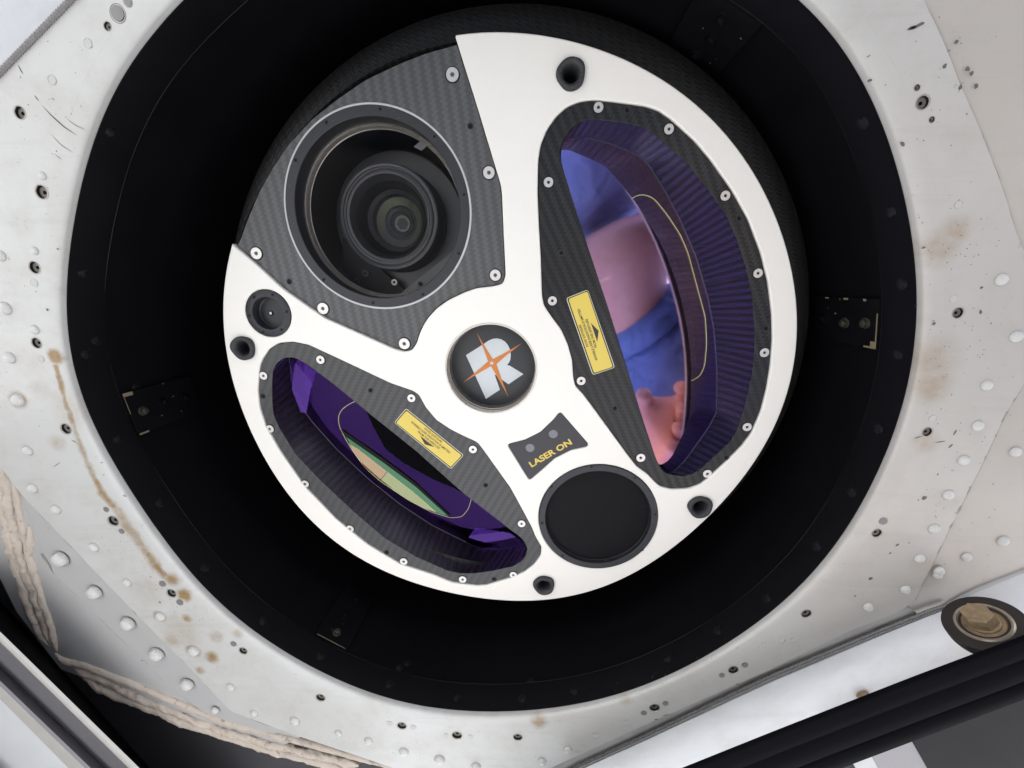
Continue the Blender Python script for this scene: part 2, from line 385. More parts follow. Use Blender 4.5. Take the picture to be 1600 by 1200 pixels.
def skin(name, col, stains=(), grime=0.5, seed=0.0, rough=0.36, warm=(0.37, 0.34, 0.30), film=0.0):
    t = NT(name)
    co = t.n('ShaderNodeVectorMath', operation='ADD'); t.l(t.obj(), co.inputs[0]); co.inputs[1].default_value = (seed, seed * 0.7, seed * 0.3); vec = co.outputs[0]
    big = t.noise(5.5, 5, 0.6, vec); mid = t.noise(26, 7, 0.68, vec); fine = t.noise(170, 5, 0.7, vec); spk = t.noise(420, 3, 0.6, vec)
    c = t.mix(t.ramp(big, [(0.38, (0, 0, 0)), (0.68, (1, 1, 1))]), (*col, 1), tuple(col[i] * 0.7 + warm[i] * 0.3 for i in range(3)) + (1,))
    g = t.math('MULTIPLY', t.ramp(mid, [(0.46, (0, 0, 0)), (0.74, (1, 1, 1))]), grime)
    c = t.mix(g, c, (*warm, 1))
    if film:
        sx = t.n('ShaderNodeSeparateXYZ'); t.l(t.obj(), sx.inputs[0])
        fm = t.n('ShaderNodeMapRange', interpolation_type='SMOOTHSTEP'); t.l(t.math('ADD', sx.outputs[0], t.math('MULTIPLY', mid, 0.08)), fm.inputs[0])
        fm.inputs[1].default_value = 0.10; fm.inputs[2].default_value = 0.36; fm.inputs[3].default_value = 0; fm.inputs[4].default_value = film
        c = t.mix(fm.outputs[0], c, (0.385, 0.345, 0.30, 1))
    # long wiping streaks
    st = t.n('ShaderNodeMapping'); st.inputs['Scale'].default_value = (6, 60, 6); st.inputs['Rotation'].default_value = (0, 0, math.radians(-24)); t.l(vec, st.inputs['Vector'])
    stn = t.noise(1.0, 6, 0.7, st.outputs[0])
    c = t.mix(t.math('MULTIPLY', t.ramp(stn, [(0.56, (0, 0, 0)), (0.72, (1, 1, 1))]), grime * 0.35), c, (*[w_ * 0.75 for w_ in warm], 1))
    # dark specks gathered where the grime is
    s1 = t.math('MULTIPLY', t.ramp(spk, [(0.66, (0, 0, 0)), (0.72, (1, 1, 1))]), t.ramp(mid, [(0.50, (0, 0, 0)), (0.62, (1, 1, 1))]))
    c = t.mix(t.math('MULTIPLY', s1, min(1.0, grime * 0.9)), c, (0.16, 0.13, 0.10, 1))
    if stains:
        dirt = None
        wn_ = t.n('ShaderNodeTexNoise'); wn_.inputs['Scale'].default_value = 70; wn_.inputs['Detail'].default_value = 5; wn_.inputs['Roughness'].default_value = 0.65; t.l(t.obj(), wn_.inputs['Vector'])
        wv = t.n('ShaderNodeVectorMath', operation='MULTIPLY_ADD'); t.l(wn_.outputs['Color'], wv.inputs[0]); wv.inputs[1].default_value = (.008, .008, 0)
        sb = t.n('ShaderNodeVectorMath', operation='SUBTRACT'); t.l(t.obj(), sb.inputs[0]); sb.inputs[1].default_value = (.004, .004, 0); t.l(sb.outputs[0], wv.inputs[2])
        for (px, py, r, k) in stains:
            q = P(px, py, D_SKIN); rr = r * D_SKIN / F
            dn = t.n('ShaderNodeVectorMath', operation='DISTANCE'); t.l(wv.outputs[0], dn.inputs[0]); dn.inputs[1].default_value = (q[0], q[1], -D_SKIN)
            mr = t.n('ShaderNodeMapRange', interpolation_type='SMOOTHSTEP'); t.l(dn.outputs['Value'], mr.inputs[0])
            mr.inputs[1].default_value = rr; mr.inputs[2].default_value = rr * 0.15; mr.inputs[3].default_value = 0; mr.inputs[4].default_value = k
            dirt = mr.outputs[0] if dirt is None else t.math('MAXIMUM', dirt, mr.outputs[0])
        for A_, B_ in zip(RUST[1:14], RUST[2:15]):
            a2, b2 = P(A_[0], A_[1], D_SKIN), P(B_[0], B_[1], D_SKIN); L2 = (b2[0] - a2[0]) ** 2 + (b2[1] - a2[1]) ** 2
            s1_ = t.n('ShaderNodeVectorMath', operation='SUBTRACT'); t.l(wv.outputs[0], s1_.inputs[0]); s1_.inputs[1].default_value = (a2[0], a2[1], -D_SKIN)
            dt = t.n('ShaderNodeVectorMath', operation='DOT_PRODUCT'); t.l(s1_.outputs[0], dt.inputs[0]); dt.inputs[1].default_value = ((b2[0] - a2[0]) / L2, (b2[1] - a2[1]) / L2, 0)
            hh = t.math('ADD', dt.outputs['Value'], 0.0, clamp=True)
            sc = t.n('ShaderNodeVectorMath', operation='SCALE'); sc.inputs[0].default_value = (b2[0] - a2[0], b2[1] - a2[1], 0); t.l(hh, sc.inputs['Scale'])
            dd = t.n('ShaderNodeVectorMath', operation='DISTANCE'); t.l(s1_.outputs[0], dd.inputs[0]); t.l(sc.outputs[0], dd.inputs[1])
            rr = A_[2] * 0.95 * D_SKIN / F
            mr = t.n('ShaderNodeMapRange', interpolation_type='SMOOTHSTEP'); t.l(dd.outputs['Value'], mr.inputs[0])
            mr.inputs[1].default_value = rr; mr.inputs[2].default_value = rr * 0.1; mr.inputs[3].default_value = 0; mr.inputs[4].default_value = A_[3] * 1.45
            dirt = t.math('MAXIMUM', dirt, mr.outputs[0])
        nz = t.ramp(t.math('ADD', t.math('MULTIPLY', fine, 0.6), t.math('MULTIPLY', mid, 0.4)), [(0.36, (0, 0, 0)), (0.62, (1, 1, 1))])
        nz = t.math('MULTIPLY_ADD', nz, 0.7, 0.3)
        dm = t.math('MULTIPLY', dirt, nz, clamp=True)
        c = t.mix(dm, c, t.mix(fine, (0.13, 0.07, 0.025, 1), (0.38, 0.265, 0.13, 1)))
    nb = t.bump(t.noise(9, 3, 0.5, vec), 0.22, 0.012)
    nb = t.bump(fine, 0.08, 0.0008, nb)
    t.pbr(c, t.math('MULTIPLY_ADD', mid, 0.35, rough - 0.20), 0.0, 0.5, nb); return t.m
RUST = [(85, 558, 15, 1.5), (88, 575, 9, 1.0), (97, 605, 8, .8), (103, 635, 9, .85), (114, 665, 9, .8), (124, 692, 9, .8), (136, 722, 10, .8), (148, 748, 11, .9), (160, 770, 14, .9),
        (178, 790, 16, .7), (196, 818, 20, .7), (214, 842, 18, .7), (232, 868, 18, .9), (243, 884, 14, 1.0), (255, 897, 12, .9),
        (29, 625, 17, 1.3), (268, 905, 18, .9), (288, 930, 17, 1.3), (250, 963, 15, 1.1), (293, 967, 13, .8), (303, 1017, 17, 1.3), (331, 1027, 18, 1.0), (312, 1048, 13, .8), (268, 1000, 22, .5),
        (337, 995, 18, .5), (370, 990, 14, .5), (90, 692, 18, .4), (60, 607, 22, .3), (110, 640, 40, .25), (230, 925, 40, .3), (280, 985, 45, .3), (842, 1128, 20, .7), (978, 1095, 16, .4), (40, 560, 40, .2),
        (1462, 560, 40, .45), (1455, 605, 32, .55), (1470, 385, 30, .5), (1490, 360, 24, .5), (1448, 690, 22, .4)]
M_SKIN = skin('belly_white_paint', (0.50, 0.50, 0.475), [(x, y, r * 1.25, k * (1.45 if r < 21 else 1.2)) for x, y, r, k in [RUST[0]] + RUST[13:]], 0.52, film=0.55)
M_SKIN_R = skin('belly_white_paint_grimy', (0.42, 0.385, 0.34), (), 0.6, 3.1)
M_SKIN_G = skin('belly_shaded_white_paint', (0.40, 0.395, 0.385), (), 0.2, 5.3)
M_DOOR = skin('door_white_paint', (0.43, 0.44, 0.445), (), 0.5, 8.2, warm=(0.33, 0.32, 0.305))
M_GUTTER = skin('gutter_grey_paint', (0.36, 0.345, 0.325), (), 0.6, 1.9, warm=(0.20, 0.18, 0.155))
M_FLUSH = skin('flush_rivet_paint', (0.45, 0.445, 0.425), (), 0.3, 6.1)
M_RIVET = skin('rivet_white_paint', (0.54, 0.535, 0.51), (), 0.15, 2.2)

def coated(name, refl_stops, strength, trans, rough=0.0):
    t = NT(name)
    lw = t.n('ShaderNodeLayerWeight'); lw.inputs[0].default_value = 0.5
    col = t.ramp(lw.outputs['Facing'], refl_stops)
    gl = t.n('ShaderNodeBsdfGlossy'); gl.inputs['Roughness'].default_value = rough; t.l(col, gl.inputs['Color'])
    tr = t.n('ShaderNodeBsdfTransparent'); tr.inputs['Color'].default_value = (*trans, 1)
    mx = t.n('ShaderNodeMixShader'); mx.inputs[0].default_value = strength
    t.l(tr.outputs[0], mx.inputs[1]); t.l(gl.outputs[0], mx.inputs[2]); t.l(mx.outputs[0], t.out.inputs['Surface'])
    return t.m
M_PANE = coated('violet_coated_glass', [(0.0, (0.50, 0.50, 1.0)), (0.12, (0.56, 0.50, 0.98)), (0.15, (0.60, 0.47, 0.96)), (0.175, (0.70, 0.46, 0.78)), (0.20, (0.86, 0.52, 0.66)), (0.225, (0.40, 0.28, 0.85))], 0.76, (0.20, 0.17, 0.42), 0.045)
M_PANE_S = coated('purple_coated_glass', [(0.0, (0.25, 0.10, 0.75)), (0.5, (0.40, 0.16, 0.90))], 0.045, (0.70, 0.62, 0.80))
M_CLEAR = coated('clear_cover_glass', [(0.0, (0.9, 0.9, 0.9)), (1.0, (1, 1, 1))], 0.004, (0.93, 0.93, 0.93))
M_LENS = coated('lens_glass', [(0.0, (0.75, 0.65, 1.0)), (1.0, (1, 0.95, 1))], 0.007, (0.88, 0.90, 0.85))
M_EDGE = simple('glass_edge_yellow', (0.62, 0.62, 0.25), 0.3)
M_GREENEDGE = simple('glass_edge_green', (0.035, 0.16, 0.065), 0.25)
M_OLIVE = simple('lens_element_olive', (0.055, 0.058, 0.036), 0.3, var=0.3, vscale=90)
def mirror(name, col):
    t = NT(name)
    gl = t.n('ShaderNodeBsdfGlossy'); gl.inputs['Roughness'].default_value = 0.02; gl.inputs['Color'].default_value = col
    t.l(gl.outputs[0], t.out.inputs['Surface']); return t.m
M_MIRROR = mirror('tan_reflection_tint', (0.25, 0.18, 0.115, 1)); M_MIRROR_G = mirror('pale_green_reflection_tint', (0.20, 0.215, 0.12, 1))  # tints put the reflected hand and greenish tones into the mirror colour

def ground_mat():
    t = NT('concrete_apron')
    a = t.noise(0.6, 6, 0.6); b = t.noise(9, 6, 0.65); c = t.noise(180, 3, 0.6)
    k = t.mix(a, (0.37, 0.37, 0.365, 1), (0.50, 0.50, 0.49, 1)); k = t.mix(t.math('MULTIPLY', b, 0.35), k, (0.26, 0.25, 0.24, 1))
    k = t.mix(t.math('MULTIPLY', c, 0.25), k, (0.22, 0.21, 0.20, 1))
    t.pbr(k, 0.85, 0, 0.3, t.bump(c, 0.4, 0.003)); return t.m

# ------------------------------------------------------------------ ground
a = np.linspace(0, 2 * math.pi, 64, endpoint=False); V = [(0, 0, 0)]; Fc = []
for r in (3, 30, 1500): V += [(r * math.cos(t), r * math.sin(t), 0) for t in a]
Fc += [[0, 1 + i, 1 + (i + 1) % 64] for i in range(64)]
for k in (0, 1): Fc += [[1 + k * 64 + i, 65 + k * 64 + i, 65 + k * 64 + (i + 1) % 64, 1 + k * 64 + (i + 1) % 64] for i in range(64)]
me = bpy.data.meshes.new('ground'); me.from_pydata(V, [], Fc); me.materials.append(ground_mat())
g = bpy.data.objects.new('ground', me); COL.objects.link(g); g['kind'] = 'structure'

# ------------------------------------------------------------------ outlines read off the photograph
HOLE = [(285,0),(220,77.5),(172.5,160),(140,237.5),(123,298),(111,375),(106,450),(105,500),(112,560),(124,606),(147.5,667.5),(175,720),(237.5,810),(298,900),(400,985),(525,1062.5),(650,1100),(800,1112),(925,1095),(1050,1052),(1200,961),(1263,900),(1350,782),(1400,665),(1419,600),(1432,500),(1425,375),(1412,300),(1375,182),(1325,90),(1267,20),(1251,0)]
FACE = [(710,56),(800,48),(900,64),(975,92),(1050,135),(1125,200),(1190,287),(1232,387),(1242,500),(1235,597),(1200,697),(1125,785),(1050,855),(995,899),(900,927),(825,940),(700,927),(620,900),(525,850),(450,770),(400,695),(375,632),(362,597),(350,512),(352,437),(361,380)]
D_EDGE, D_RING = 0.286, 0.3125
hole, hc = harmonic(HOLE, D_EDGE, 9, 288)
face, fc = harmonic(FACE, D_FACE, 6, 288)
def grow(L, c): return offs(ccw(L), -c)

# ------------------------------------------------------------------ aircraft belly
belly = thing('aircraft_belly', 'dirty white riveted aircraft belly skin with a big round opening', 'aircraft belly', (hc[0], hc[1], -D_SKIN))
LIP = [(0, .2862), (0.0001, .2832), (0.0004, .2820), (0.0012, .2812), (0.0032, .2807), (0.0065, .2803), (0.0095, .28012), (0.0125, .28003)]
LL = [grow(hole, o_) for o_, _ in LIP]; n = len(hole); V = []; Fc = []
for (o_, d_), L in zip(LIP, LL): V += [(p[0], p[1], -d_) for p in L]
for k in range(len(LIP) - 1): Fc += [[k * n + i, (k + 1) * n + i, (k + 1) * n + (i + 1) % n, k * n + (i + 1) % n][::-1] for i in range(n)]
mk('opening_lip', V, Fc, M_SKIN, belly, (0, 0, 0), 60)
SEAM_UR = [(1372, -330), (1398, -130), (1425, -40), (1440, -5), (1460, 32), (1492, 105), (1502, 145), (1525, 180), (1545, 240), (1570, 297), (1582, 350), (1600, 397), (1650, 470)]
SEAM_UR = [tuple(p) for p in resample(SEAM_UR, 12, 30, False)]
SEAM_LR = [(1650, 520), (1600, 600), (1570, 650), (1535, 725), (1482, 830), (1450, 897), (1430, 937)]
GUT = [(1407, 955), (1325, 987), (1200, 1048), (1025, 1125), (867, 1197), (790, 1240)]
SKIN_O = [(420, -330)] + SEAM_UR + SEAM_LR + GUT + [(720, 1240), (600, 1195), (450, 1145), (362, 1112), (352, 1103), (300, 1047), (215, 962), (160, 905), (35, 775), (5, 735), (-70, 640), (-420, 560), (-420, 540), (-70, 182)]
HOLES = [(31,176,10),(168,41,7),(65,300,11),(54,418,10),(57,536,9),(103,670,9),(177,814,9),(268,927,8),(380,1017,7),(501,1090,8),(628,1134,8),(714,1149,9),(809,1152,8),(1023,1106,9),(1146,1047,9),(1260,959,9),(1442,160,12),(1497,489,10),(1449,675,9),(1370,833,9),(1433,137,5.5),(1456,187,5.5)]
hl = [circle(P(x, y, D_SKIN), radpx(x, y, r, D_SKIN) * .92, 18) for x, y, r in HOLES]
so_ = resample(PL(SKIN_O, D_SKIN), 0.004, 0.0015)
mb = MB(); plate_mb(mb, so_, [LL[-1][::1]] + hl, D_SKIN, 0.0012, 0.00006)
mb.build('skin_panel', M_SKIN, belly, (0, 0, 0))
plate('skin_panel', PL([(1355, -330), (1410, -40), (1480, 120), (1530, 250), (1575, 400), (1620, 480), (1800, 480), (1800, -330)], D_SKIN), (), .2815, .001, .0003, M_SKIN_R, belly)
plate('skin_panel', PL([(1660, 470), (1585, 590), (1520, 725), (1465, 830), (1432, 900), (1418, 946), (1440, 965), (1520, 935), (1600, 905), (1800, 830), (1800, 470)], D_SKIN), (), .2817, .001, .0003, M_SKIN_R, belly)
def seam(L, dd, r0):
    mb = MB(); q = resample(PL(L, D_SKIN), .003, .002, False)
    tube_mb(mb, [(p[0], p[1], -dd + .0004 * noise.noise(Vector((p[0] * 130, p[1] * 130, 3)))) for p in q], lambda t: r0 * (1 + .6 * noise.noise(Vector((t * 30, r0 * 900, 0)))), 6)
    mb.build('seam_line', M_SEAM, belly, (*q[len(q) // 2], -dd))
seam(SEAM_UR[1:], .2811, .0010); seam(SEAM_LR, .2811, .0012)
seam([(28, 768), (95, 838), (160, 905), (215, 962), (300, 1047), (352, 1103), (400, 1128), (450, 1145)], .2811, .0009)  # shadow of the lap grooves, laid in as dark lines
seam([(60, 868), (82, 900), (125, 940), (180, 995), (225, 1035), (257, 1072), (330, 1125)], .2824, .0009)
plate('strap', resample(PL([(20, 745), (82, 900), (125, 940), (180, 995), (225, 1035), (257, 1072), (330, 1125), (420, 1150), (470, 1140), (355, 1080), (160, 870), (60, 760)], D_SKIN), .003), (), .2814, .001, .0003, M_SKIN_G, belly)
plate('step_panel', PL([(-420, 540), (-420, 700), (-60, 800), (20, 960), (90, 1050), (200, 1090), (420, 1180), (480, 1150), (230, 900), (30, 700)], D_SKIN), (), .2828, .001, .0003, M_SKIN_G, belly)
plate('gutter', resample(PL([(790, 1260), (867, 1190), (1025, 1116), (1200, 1038), (1325, 976), (1425, 932), (1470, 925), (1505, 940), (1450, 972), (1375, 1002), (1200, 1076), (1000, 1170), (700, 1340), (640, 1320)], D_SKIN), .003), (), .2845, .002, .0004, M_GUTTER, belly)
plate('nose_fairing', resample(PL([(1478, 948), (1497, 937), (1527, 922), (1600, 893), (1800, 815), (1800, 1010), (1560, 1020), (1490, 985)], D_SKIN), .003, .003), (), .2795, .003, .001, M_DOOR, belly)
fus = circle((hc[0], hc[1]), .345, 96)
big = np.array([(-1.3, -.66), (1.3, -.66), (1.3, 1.0), (-1.3, 1.0)])
plate('fuselage_shell', big, [fus], .300, .02, 0, M_FUS, belly)

# domed rivets
def dome():
    mb = MB(); R = 1.0
    lathe_mb(mb, [(1.25, .02), (1.14, -.01), (1.0, -.05), (.95, -.28), (.76, -.50), (.44, -.64), (.15, -.69), (.01, -.70)], (0, 0), 20, [1, 1, 0, 0, 0, 0, 0])
    return mb
RIV = [(67,275,6),(2,400,8),(9,482,10),(55,392,6),(55,515,7),(16,559,9),(29,625,10),(44,704,8),(52,763,8),(88,796,8),(147,855,8),(94,874,12),(147,926,11),(199,975,11),(244,1023,11),(292,1070,10),(199,910,7),(251,963,8),(303,1017,9),(361,1073,7),(336,1110,6),(397,1114,6),
       (461,1126,8),(529,1145,6),(576,1157,7),(631,1174,8),(687,1186,9),(744,1197,8),(887,1171,7),(847,1189,7),(1356,948,9),(1414,921,9),(1465,898,8),
       (1541,602,10),(1527,665,10),(1505,719,10),(1586,706,10),(1481,773,10),(1459,826,10),(1567,845,10),(1436,872,9),(1510,870,9),(1467,892,9),(1564,437,11),(1587,526,11)]
md = dome(); me = None
for i, (x, y, r) in enumerate(RIV):
    dd = .2815 if (x > 1535 and y > 640) or (x, y) in ((1567, 845), (1510, 870)) else .2800
    q = P(x, y, dd); rr = radpx(x, y, r, D_SKIN) * .86
    if me is None:
        me = md.build('rivet', [M_RIVET, M_GUTTER], belly, (0, 0, 0)); first = me
        ORG[first.name] = (q[0], q[1], -dd); first.location = Vector((q[0], q[1], -dd)) - Vector(ORG[belly.name]); first.scale = (rr,) * 3
    else:
        copy_of(first, belly, (q[0], q[1], -dd), random.uniform(0, 6), rr)
# open fastener holes with a worn collar and the screw sunk inside
def cup():
    mb = MB()
    lathe_mb(mb, [(1.06, .00), (1.05, -.05), (.93, -.06), (.86, .05), (.80, .5), (.78, .9)], (0, 0), 18, [1, 1, 1, 0, 0])
    V, Fc = cap([circle((0, 0), .80, 18), circle((.0, .0), .30, 6)[::-1]], lambda x, y: -.38); mb.add(V, Fc, 2)
    V, Fc = cap([circle((0, 0), .82, 18)], lambda x, y: -1.1); mb.add(V, Fc, 0)
    return mb
mc = cup(); first = None
for x, y, r in HOLES:
    q = P(x, y, D_SKIN); rr = radpx(x, y, r, D_SKIN) * .92
    if first is None:
        first = mc.build('fastener_hole', [M_DARK, M_RAWMETAL, M_SUNK], belly, (0, 0, 0))
        ORG[first.name] = (q[0], q[1], -D_SKIN); first.location = Vector((q[0], q[1], -D_SKIN)) - Vector(ORG[belly.name]); first.scale = (rr,) * 3
    else:
        copy_of(first, belly, (q[0], q[1], -D_SKIN), random.uniform(0, 6), rr)
# flush rivets: a shallow disc in a ring groove
FLUSH = [(184,21,12),(200,3,7),(54,442,6),(65,561,5),(166,796,4.5),(190,830,4.5),(254,912,5.5),(281,941,5.5),(365,1006,5),(609,1130,5),(646,1136,5),(735,1151,4.5),(697,1149,4.5),(931,1149,6.5),(979,1129,6.5),(1006,1114,5),(1040,1099,5),(1128,1055,5),(1164,1039,5.5),(1222,1000,5),(1239,1000,5.5),(1457,654,7),(1380,814,7),(1489,467,7),(1497,320,7),(138,68,7),(82,125,7)]
mf = MB(); lathe_mb(mf, [(1.12, .03), (1.0, -.03), (.94, .10), (.88, .10), (.84, -.07), (.5, -.10), (.01, -.11)], (0, 0), 18, [0, 1, 1, 1, 0, 0])
first = None; METALF = {(184,21),(200,3),(166,796),(254,912),(281,941),(1040,1099),(1006,1114),(1128,1055),(1164,1039),(365,1006),(1380,814),(190,830)}
for x, y, r in FLUSH:
    q = P(x, y, D_SKIN); rr = radpx(x, y, r, D_SKIN)
    if first is None:
        first = mf.build('flush_rivet', [M_PLUG, M_DARK], belly, (0, 0, 0)); met = first
        second = MB(); second.V, second.F, second.M = mf.V, mf.F, mf.M
        ORG[first.name] = (q[0], q[1], -D_SKIN); first.location = Vector((q[0], q[1], -D_SKIN)) - Vector(ORG[belly.name]); first.scale = (rr,) * 3
        wmesh = first.data.copy(); wmesh.materials[0] = M_FLUSH; wmesh.materials[1] = M_GUTTER
    else:
        c = copy_of(first, belly, (q[0], q[1], -D_SKIN), random.uniform(0, 6), rr)
        if (x, y) not in METALF: c.data = wmesh
# bare-metal chips and scratches, plus crescent shadows of flush rivets: slivers a hair proud of the paint
mb = MB(); rnd = random.Random(3)
def chip(px, py, L, W, ang, d=D_SKIN - .00012, k=7):
    q = P(px, py, D_SKIN); s = D_SKIN / F; pts = []
    for i in range(k):
        t = 2 * math.pi * i / k; a_ = L * .5 * math.cos(t) * rnd.uniform(.6, 1.1); b_ = W * .5 * math.sin(t) * rnd.uniform(.5, 1.2)
        pts.append((q[0] + s * (a_ * math.cos(ang) - b_ * math.sin(ang)), q[1] + s * (a_ * math.sin(ang) + b_ * math.cos(ang)), -d))
    mb.add(pts, [list(range(k))])
def dark_sliver(pts, wd):
    Q = resample([P(*p, D_SKIN) for p in pts], .001, .001, False); s = D_SKIN / F; V = []; n = len(Q)
    for i, p in enumerate(Q):
        t = Q[min(i + 1, n - 1)] - Q[max(i - 1, 0)]; t /= np.hypot(*t) + 1e-9
        h = wd * s * .5 * max(.15, math.sin(math.pi * (i + .5) / n))
        V += [(p[0] - t[1] * h, p[1] + t[0] * h, -D_SKIN + .00012), (p[0] + t[1] * h, p[1] - t[0] * h, -D_SKIN + .00012)]
    mb.add(V, [[2 * i, 2 * i + 1, 2 * i + 3, 2 * i + 2] for i in range(n - 1)])
dark_sliver([(66, 165), (80, 180), (100, 198), (119, 211)], 2.2); dark_sliver([(54, 149), (61, 158)], 1.6); dark_sliver([(28, 101), (36, 116)], 1.8)
dark_sliver([(78, 208), (95, 226), (114, 239)], 1.0); dark_sliver([(104, 185), (118, 196), (134, 203)], .8); dark_sliver([(85, 240), (97, 250)], .8)
dark_sliver([(75, 119), (76, 127), (82, 132), (89, 129)], 1.6); dark_sliver([(133, 61), (140, 61), (144, 67), (143, 75)], 1.6)  # arcs beside flush rivets: their crescent shadows as dark slivers
dark_sliver([(83, 730), (95, 722)], 1.2); dark_sliver([(112, 688), (118, 690), (119, 693)], 2.0); dark_sliver([(1495, 326), (1495, 316), (1500, 311)], 1.6)
for (x, y, L, W, A) in [(1432, 41, 26, 5, .4), (1424, 44, 12, 4, .3), (1494, 66, 6, 5, .6), (1476, 103, 7, 5, .9), (1511, 108, 6, 7, 1.2), (1518, 114, 6, 6, 0), (1525, 134, 7, 7, 0), (1359, 126, 7, 4, .3), (1410, 225, 9, 5, -.7), (1443, 387, 8, 3, .3),
                        (1492, 676, 11, 4, 1.3), (1485, 697, 9, 4, 1.1), (1465, 741, 5, 3, 1.2), (1444, 778, 9, 7, .5), (1435, 781, 3, 3, 0), (1402, 851, 9, 4, .9), (1391, 864, 6, 3, .8), (1420, 848, 4, 3, 0), (1360, 904, 11, 8, .3), (1224, 1000, 8, 9, 1), (1336, 931, 5, 3, .7), (1533, 450, 6, 5, .3), (1532, 488, 4, 8, .3),
                        (1459, 506, 6, 5, 1), (1470, 690, 18, 2, .2), (1435, 683, 14, 2, .4), (195, 775, 8, 3, -.4), (159, 723, 6, 1.5, .2), (162, 742, 6, 1.5, .2), (250, 941, 6, 4, -.6), (1025, 1124, 10, 4, .5), (1040, 1117, 18, 2, .5), (1152, 1069, 8, 3, .5), (1500, 137, 5, 8, -.3), (1357, 88, 6, 1.5, .5), (222, 1032, 7, 3, -.5), (90, 389, 4, 4, 0), (74, 484, 4, 4, 0)]:
    chip(x, y, L, W, A)
for _ in range(150):                         # peppering on the right-hand skin and along the lip
    x = rnd.gauss(1470, 45); y = rnd.choice([rnd.uniform(0, 420), rnd.gauss(575, 60), rnd.gauss(390, 40), rnd.uniform(500, 900)])
    if x < 1430 and y > 150 or x > 1595: continue
    chip(x, y, rnd.uniform(1.2, 3.6), rnd.uniform(.8, 2), rnd.uniform(0, 3), k=5)
for _ in range(120):
    t = rnd.uniform(0, 1); x = 190 + t * 140 + rnd.gauss(0, 18); y = 830 + t * 160 + rnd.gauss(0, 14)
    chip(x, y, rnd.uniform(1, 3.2), rnd.uniform(.8, 2), rnd.uniform(0, 3), k=5)
for _ in range(110):                         # odd nicks over the rest of the skin
    x, y = rnd.choice([(rnd.uniform(0, 100), rnd.uniform(180, 700)), (rnd.uniform(420, 900), rnd.uniform(1118, 1190)), (rnd.uniform(20, 170), rnd.uniform(60, 260)), (rnd.uniform(1440, 1590), rnd.uniform(480, 900))])
    chip(x, y, rnd.uniform(1.2, 5), rnd.uniform(.6, 1.6), rnd.uniform(0, 3), k=5)
for _ in range(60):
    x = rnd.uniform(820, 1250); y = 1135 - (x - 820) * .36 + rnd.gauss(0, 10)
    chip(x, y, rnd.uniform(1, 3), rnd.uniform(.7, 1.6), .4, k=5)
tag(mb.build('paint_chips', M_CHIP, belly, (0, 0, -D_SKIN)), kind='stuff')

# lumpy tan sealant along the two edges of the step
def bead(strands, seed):
    mb = MB()
    for pts, rad, lump in strands:
        Q = resample([P(*p, .282) for p in pts], .0012, .003, False); n = len(Q); k = 14; V = []; s = .282 / F
        for i, p in enumerate(Q):
            t = Q[min(i + 1, n - 1)] - Q[max(i - 1, 0)]; t /= np.hypot(*t) + 1e-9; u = np.array([-t[1], t[0]])
            env = min(1, (i + 2) / 14, (n - i + 1) / 14) ** .5
            R = rad * s * env
            for j in range(k):
                a_ = 2 * math.pi * j / k
                ca, sa = math.cos(a_), math.sin(a_)
                nz = noise.fractal(Vector((p[0] * 95 + ca * .8, p[1] * 95 + seed, sa * .8)), 1.0, 2.0, 4)
                wr = abs(noise.noise(Vector((p[0] * 240, p[1] * 240, ca * 1.5 + seed))))
                rr = R * (1 + .62 * lump * nz - .25 * lump * wr)
                V.append((p[0] + u[0] * ca * rr, p[1] + u[1] * ca * rr, -.2832 + max(-.003, sa * rr * .8)))
        Fc = [[i * k + j, i * k + (j + 1) % k, (i + 1) * k + (j + 1) % k, (i + 1) * k + j] for i in range(n - 1) for j in range(k)]
        mb.add(V, Fc)
    return mb.build('sealant_bead', M_SEAL, belly, (0, 0, 0), 70)
bead([([(-8, 620), (3, 660), (9, 705), (20, 745), (27, 785), (33, 820), (38, 850)], 7, .5), ([(38, 850), (48, 880), (57, 910), (70, 955), (80, 985), (86, 1018)], 8, .5),
      ([(-12, 690), (-6, 740), (2, 790), (14, 840), (22, 875), (33, 905), (44, 950), (60, 985), (76, 1010)], 11, .5), ([(44, 822), (48, 850), (44, 870)], 8, .6), ([(-14, 640), (-4, 690), (6, 745), (14, 800), (24, 845), (40, 895), (55, 935), (68, 980), (80, 1012)], 9, .8)], 1)
bead([([(84, 1022), (98, 1033), (130, 1040), (155, 1050), (205, 1068), (275, 1098), (350, 1128), (420, 1147), (500, 1168), (575, 1188), (640, 1205)], 9, .3),
      ([(125, 1050), (150, 1072), (185, 1090), (230, 1105), (300, 1135), (370, 1155), (430, 1175), (500, 1192), (560, 1210)], 11, .5),
      ([(112, 1042), (140, 1055), (200, 1084), (270, 1114), (340, 1140), (400, 1158), (480, 1178), (560, 1198)], 10, .8)], 4)

